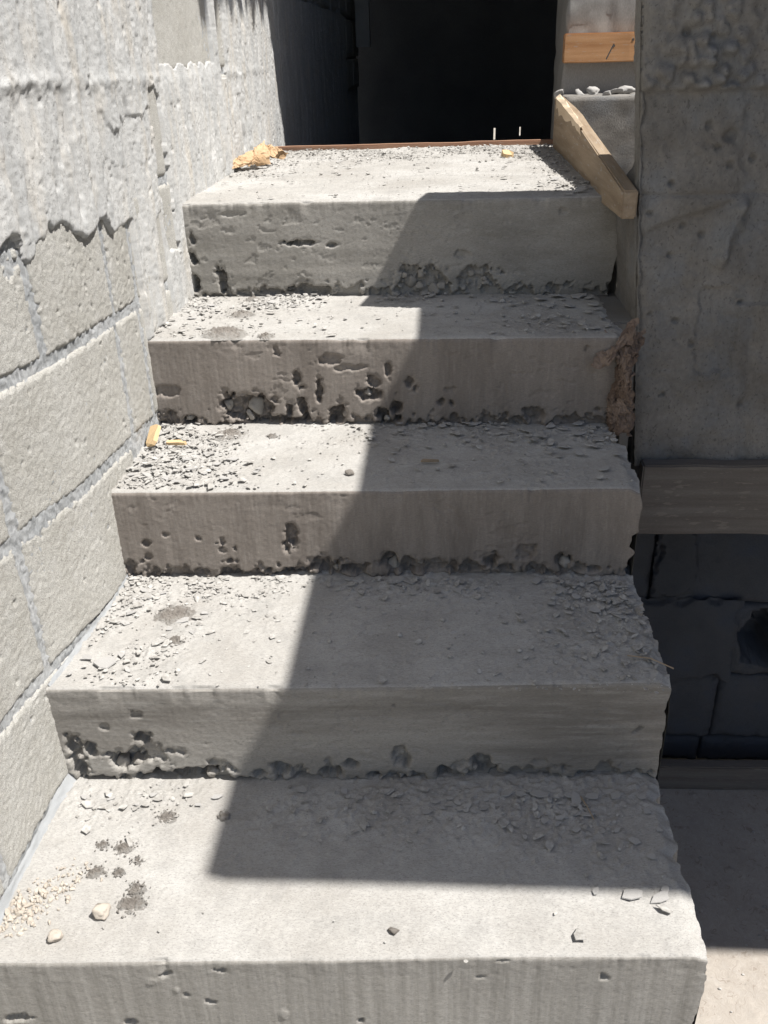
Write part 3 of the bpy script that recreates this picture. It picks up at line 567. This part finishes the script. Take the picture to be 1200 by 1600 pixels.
for i in range(5):
    off = (0.80, 1.02, 0.82, 1.02, 0.8)[i] + (0.0 if i != 1 else .2); xs = [off - .4 + .4 * j for j in range(5)]
    for a, b in zip(xs[:-1], xs[1:]):
        if b > .86: lblock(max(a, .845), b, zc[i], zc[i + 1], 1500 + i * 31 + int(a * 10), (1.295, -.305, .055, .075) if i == 2 and a < 1.3 < b else None)
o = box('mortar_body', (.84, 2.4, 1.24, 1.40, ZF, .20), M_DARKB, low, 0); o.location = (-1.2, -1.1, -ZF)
def smear(x0, x1, z0, z1, seed):
    X, Z = np.meshgrid(np.linspace(x0, x1, 70), np.linspace(z0, z1, 90)); n = fbm(X * 30, Z * 30, seed, 4) - .5
    ed = np.minimum(np.minimum(X - x0, x1 - X), np.minimum(Z - z0, z1 - Z)) + n * .05
    P = np.stack([X, 1.097 - .012 * ss(0, .012, ed) - n * .006, Z], -1)
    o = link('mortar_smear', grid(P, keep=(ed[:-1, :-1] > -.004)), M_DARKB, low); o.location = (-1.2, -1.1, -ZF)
smear(.98, 1.235, -.43, -.19, 5); smear(1.02, 1.12, -.18, .0, 9)

# tapering form board nailed along the landing's open side
pts = [(0.95, .686), (1.16, .682), (2.12, .665), (2.13, .826), (1.86, .812), (1.72, .803), (1.60, .790), (0.95, .733)]
fb = prism('form_board', pts, 0, 0.861, 0.888, M_BOARD, bev=0.003)
for v in fb.data.vertices: v.co.x += -0.019 + 0.014 * (v.co.y - .95) / 1.17
tag(fb, 'weathered tapering form board along the right side of the landing', 'board')
bm = bmesh.new(); rng = random.Random(3); prev = None
for i in range(15):                                      # torn upper arris showing raw wood
    t = i / 14; y = 2.08 - t * 0.55; z = .824 - t * .036; wd = .012 * (1 - t) + .005 + rng.uniform(-.003, .003)
    dz = .006 + rng.uniform(0, .010) * (1 - t); xo = -0.019 + 0.014 * (y - .95) / 1.17; row = [bm.verts.new((q[0] + xo, q[1], q[2])) for q in ((.8605, y, z - .020 * (1 - t) - rng.uniform(0, .018)), (.8595 - rng.uniform(0, .002), y, z + dz * .3), (.861 + wd * .5, y, z + dz), (.861 + wd, y, z + .002))]
    if prev:
        for a in range(3): bm.faces.new((prev[a], prev[a + 1], row[a + 1], row[a]))
    prev = row
bm_obj('splinter', bm, M_SPLIT, fb)
# wood strip at the back edge of the landing
bb = plank('edge_board', (0.02, 0.90, 2.205, 2.235, .60, .705), M_REDW, 'thin reddish wood strip along the back edge of the landing', 'board', warp=0.003, seed=4)
# low ledge, pillar and board at the right of the doorway
def rough_box(name, b, m, label, cat, amp=0.006, d=0.012, seed=0, parent=None):
    bm = bmesh.new(); box_bm(bm, *b); L = max(b[1] - b[0], b[3] - b[2], b[5] - b[4])
    for ax in range(3):
        es = [e for e in bm.edges if abs((e.verts[0].co - e.verts[1].co)[ax]) > 1e-6]
        cuts = int(min(60, (b[2 * ax + 1] - b[2 * ax]) / d))
        if cuts > 0: bmesh.ops.subdivide_edges(bm, edges=es, cuts=cuts, use_grid_fill=True)
    bm.normal_update(); V = np.array([v.co[:] for v in bm.verts]); Nn = np.array([v.normal[:] for v in bm.verts])
    n = (fbm(V[:, 0] * 25 + V[:, 1] * 11, V[:, 2] * 25 + V[:, 1] * 19, 1200 + seed, 4) - .5) * amp * 2
    V += Nn * n[:, None]
    for v, c in zip(bm.verts, V): v.co = c
    for f in bm.faces: f.smooth = True
    o = bm_obj(name, bm, m, parent)
    return tag(o, label, cat) if label else o
rough_box('concrete_ledge', (0.892, 1.45, 2.15, 2.36, 0.10, 0.822), M_PIER, 'low concrete ledge with a sunlit top beside the doorway', 'ledge', seed=1, amp=.004)
rp_ = rough_box('door_pillar', (0.905, 1.5, 2.37, 2.62, 0.10, 1.6), M_SLAB, 'pale rendered pillar on the right of the dark doorway', 'pillar', seed=2, amp=.008)
ob = plank('pine_board', (0.898, 1.42, 2.335, 2.366, .906, .985), M_ORANGE, 'fresh orange pine board nailed across the doorway pillar', 'board', seed=6)
for (x, z) in ((1.045, .95), (1.12, .953), (.935, .925), (1.165, .922), (.955, .945), (1.10, .965)):
    bm = bmesh.new(); bmesh.ops.create_cone(bm, cap_ends=True, segments=8, radius1=.0035, radius2=.0035, depth=.005, matrix=Matrix.Translation((x, 2.3365, z)) @ Matrix.Rotation(math.pi / 2, 4, 'X'))
    bm_obj('nail', bm, M_NAIL, ob)
bm = bmesh.new(); bmesh.ops.create_cone(bm, cap_ends=True, segments=8, radius1=.002, radius2=.002, depth=.045, matrix=Matrix.Translation((1.033, 2.322, .935)) @ Matrix.Rotation(.45, 4, 'Y'))
bm_obj('nail', bm, M_NAIL, ob)
for i, (x, y, z, r) in enumerate(((1.085, 2.29, .830, .022), (1.05, 2.26, .830, .018), (.985, 2.30, .830, .020), (1.02, 2.24, .824, .012), (.945, 2.28, .826, .014), (.872, 2.16, .832, .014))):
    o = link('mortar_lump', ROCKS[i % 8].copy(), None, None, (x, y, z)); o.data.materials.clear(); o.data.materials.append(M_FLAKE)
    o.scale = (r * 1.3, r, r * .6); o.rotation_euler = (.2 * i, .1 * i, i * 3)
    tag(o, ('largest pale mortar lump on the sunlit ledge, beside the pier', 'small mortar lump at the left foot of the largest lump on the ledge', 'broad low mortar lump in the middle of the sunlit ledge', 'smallest mortar crumb at the front edge of the sunlit ledge', 'leftmost mortar lump on the sunlit ledge, near the dark doorway', 'pale mortar lump on the far top corner of the form board')[i], 'mortar lump', 'mortar lumps on the ledge' if i < 5 else None)

# ------------------------------------------------------------------ dark room behind the landing, roof, unseen shade platform and wall
room = empty('dark_room', (0, 4, 0)); tag(room, 'unlit room behind the landing with light slits low in its far wall', 'room')
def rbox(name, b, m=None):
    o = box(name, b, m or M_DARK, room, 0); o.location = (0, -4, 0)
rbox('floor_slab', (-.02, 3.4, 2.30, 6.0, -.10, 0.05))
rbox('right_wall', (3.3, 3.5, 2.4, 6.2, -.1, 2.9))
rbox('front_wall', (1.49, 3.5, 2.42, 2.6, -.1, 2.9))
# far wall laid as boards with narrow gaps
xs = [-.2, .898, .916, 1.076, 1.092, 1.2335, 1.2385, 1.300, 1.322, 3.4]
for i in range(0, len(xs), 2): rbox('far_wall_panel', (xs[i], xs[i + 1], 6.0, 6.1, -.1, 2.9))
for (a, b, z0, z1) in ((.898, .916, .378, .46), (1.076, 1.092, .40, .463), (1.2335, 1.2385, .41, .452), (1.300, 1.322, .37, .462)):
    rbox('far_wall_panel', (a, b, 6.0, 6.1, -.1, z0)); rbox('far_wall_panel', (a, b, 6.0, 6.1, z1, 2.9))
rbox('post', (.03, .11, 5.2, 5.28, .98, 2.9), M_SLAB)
rng = random.Random(11); pts = [(-.2, 1.26), (.95, 1.26)]
for i in range(60):
    t_ = 1.275 + i * .0137; w_ = float(fbm(np.array([i * .33]), np.array([.5]), 77, 3)[0]) - .5
    pts.append((.98 + w_ * .11 + rng.uniform(-.004, .004), t_))
pts += [(.977, 2.094), (1.178, 2.172), (1.32, 2.24), (3.6, 2.30), (3.6, 6.2), (-.2, 6.2)]
tag(prism('roof_slab', pts, 2, 2.9, 3.05, M_SLAB), 'concrete roof slab over the dark room, ragged on its open edge', 'roof slab')
ov = empty('unseen_shade_platform', (2.4, .4, 2.0)); tag(ov, 'unseen platform of thick planks on props, shaped to shade the right half of the stairs', 'scaffold')  # unseen occluder, its outline set to cast the shadow across the stairs
def obox(name, b, m):
    o = box(name, b, m, ov, 0); o.location = (-2.4, -.4, -2.0)
tag(box('sky_block_wall', (3.6, 3.8, -3.0, 2.4, ZF - .1, 2.9), M_SLAB, None, 0), 'unseen grey wall on the right, added to cut skylight and ground bounce', 'wall')  # added out of view to lower sky fill and sunlit ground bounce
yy = [-.175, .06, .295, .53, .765, 1.0]
for a_, b_ in zip(yy[:-1], yy[1:]): obox('plank', (1.308, 2.38 + .3 * (b_ > .5), a_, b_ + .002, 2.0, 2.05), M_BOARD)
obox('plank', (2.30, 3.5, .14, .40, 2.051, 2.10), M_BOARD); obox('plank', (2.30, 3.5, .40, .70, 2.051, 2.10), M_BOARD); obox('plank', (2.30, 3.5, .70, 1.0, 2.051, 2.10), M_BOARD)  # these planks are placed to set the shadow edge on the lower floor
obox('ledger', (3.36, 3.44, .15, 1.0, 1.92, 1.999), M_BOARD); obox('ledger', (1.60, 1.68, .0, 1.12, 1.92, 1.999), M_BOARD)
for (x, y) in ((3.40, .25), (3.40, .92), (1.64, 1.10)): obox('prop', (x - .04, x + .04, y - .04, y + .04, ZF - .1 if x > 2 else 1.17, 1.919), M_BOARD)

# ------------------------------------------------------------------ scraps
def crumple(name, fn, nu, nv, m, label, cat, th=0.0006, seed=0, amp=.004, fr=60):
    U, V_ = np.meshgrid(np.linspace(0, 1, nu), np.linspace(0, 1, nv)); P = fn(U, V_)
    cr = lambda s, f: np.abs(fbm(U * f, V_ * f, s, 3) - .5) * 2
    for j in range(3): P[..., j] += (cr(seed + j, fr * .1) - .3) * amp + (cr(seed + 5 + j, fr * .25) - .3) * amp * .5
    me = grid(P, name=name); me.polygons.foreach_set('use_smooth', [False] * len(me.polygons))
    o = link(name, me, m); md = o.modifiers.new('thick', 'SOLIDIFY'); md.thickness = th
    return tag(o, label, cat)
zl = ZS[4]
def scrapA(U, V):                                        # curled sheet lying on the landing
    a = (V - .35) * 3.0; rad = .022 + .010 * U
    wob = .006 * np.sin(U * 9 + V * 5)
    x = -.012 + .075 * U + rad * np.sin(a) * .35 + wob * .4; y = 1.70 + .10 * U - rad * np.sin(a) * 1.25 + .004 * np.sin(U * 14)
    z = zl + .012 + rad * (np.cos(a) - np.cos(1.9)) * .85 * (.55 + .75 * U) + .003 * np.sin(V * 13 + U * 4)
    return np.stack([x + .012, y, z], -1)
kp_ = crumple('paper_scrap', scrapA, 34, 26, M_PAPER, 'crumpled tan paper scrap on the landing beside the left wall', 'paper scrap', seed=2100, amp=.008)
def scrapA2(U, V):
    a = V * 2.4 - .6
    x = .058 + .055 * U + .010 * np.sin(V * 6); y = 1.81 + .035 * np.cos(a) + .01 * U; z = zl + .002 + .050 * np.sin(np.clip(V * 2.2 + .35, 0, 3)) * (1 - .35 * U ** 2)
    return np.stack([x - .01 * V, y, z], -1)
me2 = crumple('paper_fold', scrapA2, 20, 22, M_PAPER, None, None, seed=2130, amp=.010); me2.parent = kp_
def bagB(U, V):                                          # bunched bag paper wedged in the corner of pier and step
    t = 1 - V; zz_ = .335 + .165 * t
    wdt = .017 + .006 * np.sin(t * 7) + .012 * (t > .75) * (t - .75) * 4
    a = (U - .5) * 4.4 + .5 * np.sin(t * 9)
    x = .860 + np.sin(a) * wdt - .010 * t + .008 * t * t; y = .874 - np.cos(a) * (.030 + .010 * np.sin(t * 11 + 1)) - .004 + .030 * ss(.85, 1, t) - .010 * np.abs(((U * 5 + .35 * np.sin(t * 6) + .5 * t) % 1) - .5) - .006 * np.abs(((U * 3 - t * 4) % 1) - .5)
    return np.stack([x, y, zz_ + .004 * np.sin(U * 17)], -1)
kb = crumple('bag_paper', bagB, 84, 96, M_BAG, 'bunched brown bag paper wedged between the fourth step and the pier', 'paper scrap', seed=2200, amp=.012, fr=110)
def bagB2(U, V):
    x = .862 - .066 * U + .012 * V; y = .850 - .012 * U + .02 * V + .006 * np.sin(U * 8); z = .512 - .050 * U + .036 * (V - .5) * (1.1 - .5 * U) + .008 * np.sin(U * 7)
    return np.stack([x, y, z], -1)
b2 = crumple('paper_flap', bagB2, 22, 14, M_BAG, None, None, seed=2230, amp=.008); b2.parent = kb
def chip(name, loc, sx, sy, sz, rot, m, label, cat, seed):
    rng = random.Random(seed); bm = bmesh.new(); n = 9; top = []; bot = []
    for i in range(n):
        a = i / n * 2 * math.pi; q = abs(math.cos(a)) ** .5 * math.copysign(1, math.cos(a)); s_ = abs(math.sin(a)) ** .6 * math.copysign(1, math.sin(a))
        k_ = rng.uniform(.75, 1.08); top.append(bm.verts.new((q * k_ * .92, s_ * k_, .5 + rng.uniform(-.3, .3)))); bot.append(bm.verts.new((q * k_, s_ * k_ * .96, -.5)))
    bm.faces.new(top); bm.faces.new(bot[::-1])
    for i in range(n): bm.faces.new((bot[i], bot[(i + 1) % n], top[(i + 1) % n], top[i]))
    o = bm_obj(name, bm, m); o.location = loc; o.scale = (sx, sy, sz); o.rotation_euler = rot
    if label: tag(o, label, cat)
    return o
chip('wood_chip', (.018, .775, ZS[2] + .020), .014, .024, .007, (.65, -.45, -.35), M_CHIP, 'thick yellow wood chip leaning on the block wall, third step', 'wood chip', 1)
chip('wood_chip', (.058, .772, ZS[2] + .008), .019, .006, .005, (.1, .05, .05), M_CHIP, 'thin flat orange wood chip lying among flakes, third step left', 'wood chip', 2)
chip('wood_chip', (.708, 1.885, zl + .008), .016, .020, .012, (.2, 0, .4), M_CHIP, 'small yellowish block of wood alone on the back of the landing', 'wood chip', 3)
chip('twig', (.515, .699, ZS[2] + .005), .017, .0025, .004, (0, 0, .05), M_BOARD, 'small brown wood sliver in the middle of the third step', 'wood sliver', 4)
def straw(pts, r, label):
    bm = bmesh.new(); prev = None
    for q in pts:
        row = [bm.verts.new((q[0] + r * math.cos(a) * .4, q[1] + r * math.cos(a), q[2] + r * math.sin(a))) for a in (0, 1.57, 3.14, 4.71)]
        if prev:
            for i in range(4): bm.faces.new((prev[i], prev[(i + 1) % 4], row[(i + 1) % 4], row[i]))
        else: bm.faces.new(row)
        prev = row
    bm.faces.new(prev[::-1]); tag(bm_obj('straw', bm, M_BOARD), label, 'straw')
z1 = ZS[1]
straw([(.800, .382, z1 + .005), (.83, .372, z1 + .008), (.858, .352, z1 + .006)], .0012, 'thin dry straw at the right edge of the second step')
straw([(.733, .282, .005), (.738, .262, .009), (.746, .240, .004)], .0012, 'short dry stick standing among flakes on the lowest step')
def add_rock(V, Q, me_v, me_f, loc, sc, rot):
    R = np.array(Matrix.Rotation(rot[0], 3, 'X') @ Matrix.Rotation(rot[1], 3, 'Y') @ Matrix.Rotation(rot[2], 3, 'Z')); b = sum(len(v) for v in V)
    V.append((me_v * np.array(sc)) @ R.T + np.array(loc)); Q.append(me_f + b)
SR = []
for s_ in range(6):
    me = rock_mesh(50 + s_, 1); SR.append((np.array([v.co[:] for v in me.vertices]), np.array([p_.vertices[:] for p_ in me.polygons]))); bpy.data.meshes.remove(me)
# dirt clumps
def clump(k, x, y, r, i):
    n = 34; A, R = np.meshgrid(np.linspace(0, 2 * np.pi, 90), np.linspace(0, 1, n)); sdd = 3000 + i * 7
    ca, sa = np.cos(A), np.sin(A); ol = .62 + .70 * fbm(ca * 2.0 + 5, sa * 2.0 + 5, sdd, 4, .55)
    X = ca * R * r * ol; Yy = sa * R * r * ol * 0.95
    H = (1 - R ** 1.5) * r * .14 + (fbm(X * 330, Yy * 330, sdd + 1, 3) - .5) * .009 * (1 - R ** 6) + (fbm(X * 90, Yy * 90, sdd + 2, 2) - .5) * .009 * (1 - R ** 3) - .0035 * R ** 4
    y = max(y, EDGE[k][0][1] + r * .75); Yy = Yy * .8
    me = grid(np.stack([X, Yy, H], -1), name='dirt'); me.calc_loop_triangles()
    Vv = [np.array([v.co[:] for v in me.vertices])]; Qq = [np.array([t.vertices[:] for t in me.loop_triangles])]; bpy.data.meshes.remove(me)
    rg = random.Random(sdd)
    for _ in range(int(20 + 1600 * r)):
        a_ = rg.random() * 6.283; q = r * (.45 + abs(rg.gauss(0, .42))); rr = rg.uniform(.0005, .0014) + .0015 * rg.random() ** 5; v_, f_ = rg.choice(SR)
        if y + math.sin(a_) * q * .8 < EDGE[k][0][1] + .004: continue
        add_rock(Vv, Qq, v_, f_, (math.cos(a_) * q, math.sin(a_) * q * .8, rr * .3), (rr, rr, rr * .8), (rg.random() * 6, 0, rg.random() * 6))
    nv_ = [len(q_) for q_ in Vv]; me = raw_mesh('dirt', np.concatenate(Vv), np.concatenate(Qq)); at = me.attributes.new('spread', 'FLOAT', 'POINT')
    at.data.foreach_set('value', np.concatenate([R.ravel(), np.full(sum(nv_[1:]), .6)]).astype(np.float32)); o = link('dirt_clump', me, M_DIRT); o.location = (x, y, ZS[k] + .0022); return o
DL = {3: ['largest dark dirt pile, on the nosing of the fourth step', 'oval dirt patch behind the largest pile, fourth step', 'small dirt crumbs right of the largest pile, fourth step', 'dirt patch against the top riser, fourth step'],
      2: ['dirt patch at the back of the third step, left half', 'small dirt spot right of the patch, back of the third step'],
      1: ['broad brown dirt patch on the left of the second step', 'small round dirt spot below the broad patch, second step'],
      0: ['dark dirt spot farthest back of the trio on the lowest step', 'round grey dirt spot nearest the wall on the lowest step', 'largest dirt blob, near the front left of the lowest step',
          'upper lobe of the largest dirt blob on the lowest step', 'dark clod at the shadow edge on the lowest step', 'small dirt spot beside the round grey spot, lowest step',
          'faint dirt patch at the back left of the lowest step', 'tiny dirt spot below the farthest dark spot, lowest step', 'faint grey spot left of the dark spot, lowest step']}
i = 0
for k, L in DIRT.items():
    for (x, y, r), lb in zip(L, DL[k]):
        tag(clump(k, x, y, r, i), lb, 'dirt'); i += 1
# cream plaster crumbs near the bottom left
rng = random.Random(8); V = []; Q = []
for _ in range(260):
    a = rng.gauss(0, .024); b_ = rng.gauss(0, .020); r = rng.uniform(.001, .0028) + .004 * rng.random() ** 4; v_, f_ = rng.choice(SR)
    add_rock(V, Q, v_, f_, (max(-.015, .012 + a), .078 + b_ + a * .9, .001 + r * .3), (r * 1.3, r, r * .7), (rng.random() * 6, rng.random() * 6, rng.random() * 6))
tag(link('plaster_crumbs', raw_mesh('plaster_crumbs', np.concatenate(V), np.concatenate(Q), False), M_CREAM), 'heap of cream plaster crumbs at the wall on the lowest step', 'plaster crumbs', kind='stuff')
for i, (x, y, r, lb) in enumerate(((.106, .067, .012, 'cream plaster lump beside the largest dirt blob'), (.061, .033, .009, 'small white plaster lump near the front edge of the lowest step'), (.476, .057, .006, 'small brown clod alone in the sun on the lowest step'), (.381, .654, .007, 'brown pebble near the middle of the third step'))):
    o = link('plaster_lump' if i < 2 else 'pebble', ROCKS[i + 2].copy(), None, None, (x, y, ZS[0 if i < 3 else 2] + r * .6)); o.data.materials.clear(); o.data.materials.append(M_CREAM if i < 2 else M_DIRT)
    o.scale = (r * 1.2, r, r * .8); tag(o, lb, 'lump' if i < 2 else 'pebble')

# ------------------------------------------------------------------ mortar flakes: the larger ones singly
def flake_mesh(seed):
    rng = random.Random(seed); n = rng.randint(5, 7); bm = bmesh.new(); t = []; b = []
    ph = rng.random() * 6; el = rng.uniform(.5, .85)
    for i in range(n):
        a = ph + (i + rng.uniform(-.3, .3)) / n * 2 * math.pi; r = rng.uniform(.62, 1.12)
        x, y = math.cos(a) * r, math.sin(a) * r * el
        t.append(bm.verts.new((x * .95, y * .95, .10 + rng.uniform(-.025, .03)))); b.append(bm.verts.new((x, y, -.06)))
    c = bm.verts.new((rng.uniform(-.2, .2), rng.uniform(-.15, .15), .10 + rng.uniform(-.01, .03)))
    for i in range(n):
        bm.faces.new((t[i], t[(i + 1) % n], c)); bm.faces.new((b[i], b[(i + 1) % n], t[(i + 1) % n], t[i]))
    bm.faces.new(b[::-1]); bmesh.ops.recalc_face_normals(bm, faces=bm.faces)
    me = bpy.data.meshes.new('flake'); bm.to_mesh(me); bm.free(); me.materials.append(M_FLAKE); return me
FM = [flake_mesh(i) for i in range(16)]
rng = random.Random(21)
big = {}
ORD = ['lowest', 'second', 'third', 'fourth', 'top']
for k, L in FLAKES.items():
    for (x, y, r) in L:
        yb = EDGE[k + 1][0][1] if k < 4 else 2.18
        o = link('mortar_flake', rng.choice(FM), None, None, (min(x, .832), min(y, yb - .006), ZS[k] + .0032 + r * .06))
        o.scale = (r * .95, r * rng.uniform(.8, 1.15), max(r * rng.uniform(.3, .7), .005)); o.rotation_euler = (rng.gauss(0, .11), rng.gauss(0, .11), rng.choice((0, math.pi)) + rng.gauss(0, .5))
        t_ = (y - EDGE[k][0][1]) / (yb - EDGE[k][0][1]); band = 'back' if t_ > .66 else ('middle' if t_ > .33 else 'front')
        big.setdefault((k, band), []).append((x, r, o))
NTH = ['leftmost'] + [w_ + ' from the left' for w_ in ('second', 'third', 'fourth', 'fifth', 'sixth', 'seventh', 'eighth', 'ninth', 'tenth', 'eleventh', 'twelfth', 'thirteenth', 'fourteenth', 'fifteenth', 'sixteenth', 'seventeenth', 'eighteenth', 'nineteenth', 'twentieth')]
for (k, band), L in big.items():
    L.sort(key=lambda q: q[0]); where = 'the %s step' % ORD[k] if k < 4 else 'the top landing'; cnt = {}
    for (x, r, o) in L:
        sz = 'large' if r > .011 else ('medium' if r > .0075 else 'small'); li = 'shaded' if x > (.23, .33, .43, .52, .84)[k] else 'sunlit'
        n_ = cnt.setdefault((sz, li), 0); cnt[(sz, li)] += 1; tot = sum(1 for q in L if ('large' if q[1] > .011 else ('medium' if q[1] > .0075 else 'small')) == sz and ('shaded' if q[0] > (.23, .33, .43, .52, .84)[k] else 'sunlit') == li)
        lb = '%s %s mortar flake at the %s of %s' % (sz, li, band, where)
        if tot > 1: lb += ', ' + NTH[n_]
        tag(o, lb, 'mortar flake', 'loose mortar flakes on %s' % where)
# the rest of the rubble: crumbs and thin scales nobody could count
nr_ = np.random.default_rng(4); V = []; Q = []; base = 0
scales = []
for s_ in range(10):
    me = FM[s_]; me.calc_loop_triangles(); scales.append((np.array([v.co[:] for v in me.vertices]), np.array([t.vertices[:] for t in me.loop_triangles])))
for k in range(5):
    y0 = EDGE[k][0][1]; y1 = EDGE[k + 1][0][1] if k < 4 else 2.19
    N = (12000, 17000, 12000, 15000, 28000)[k]
    xs = nr_.uniform(.004, .845, N); ys = nr_.uniform(y0 + .012, y1, N); d = dust(k, xs, ys)
    keepm = nr_.random(N) < ((0.02 if k else .004) + 0.50 * d ** 1.6) * (1.0 if k else .6); xs, ys, d = xs[keepm], ys[keepm], d[keepm]
    for x, y, dd in zip(xs, ys, d):
        u = nr_.random(); r = .0008 + .0052 * u ** 7 + .0012 * nr_.random()
        if nr_.random() < .6:
            v_, f_ = scales[nr_.integers(10)]; r *= 1.7; sc = (r, r * nr_.uniform(.7, 1.2), r * nr_.uniform(.3, .7)); rot = (nr_.normal(0, .2), nr_.normal(0, .2), nr_.random() * 6.28)
        else:
            v_, f_ = SR[nr_.integers(6)]; sc = (r * nr_.uniform(.8, 1.4), r, r * .6); rot = (5.0, 5.0, nr_.random() * 6.28)
        c, s_ = math.cos(rot[2]), math.sin(rot[2]); w_ = v_ * np.array(sc)
        P = np.stack([w_[:, 0] * c - w_[:, 1] * s_, w_[:, 0] * s_ + w_[:, 1] * c, w_[:, 2] + (w_[:, 0] * rot[0] + w_[:, 1] * rot[1]) * (.6 if abs(rot[0]) < 1.2 else .05)], -1)
        V.append(P + np.array((x, y, ZS[k] + .0020 + r * .35))); Q.append(f_ + base); base += len(P)
for _ in range(260):
    x, y = nr_.uniform(.9, 1.5), nr_.uniform(-.1, 1.0); r = .001 + .004 * nr_.random() ** 4; v_, f_ = SR[nr_.integers(6)]
    V.append(v_ * np.array((r * 1.3, r, r * .6)) + np.array((x, y, ZF + .002))); Q.append(f_ + base); base += len(v_)
rub = link('rubble', raw_mesh('rubble', np.concatenate(V), np.concatenate(Q), False), M_CRUMB)
tag(rub, 'fine grey mortar crumbs and scales scattered over the treads and floor', 'rubble', kind='stuff')
print('crumbs', len(V), 'tris', len(np.concatenate(Q)))
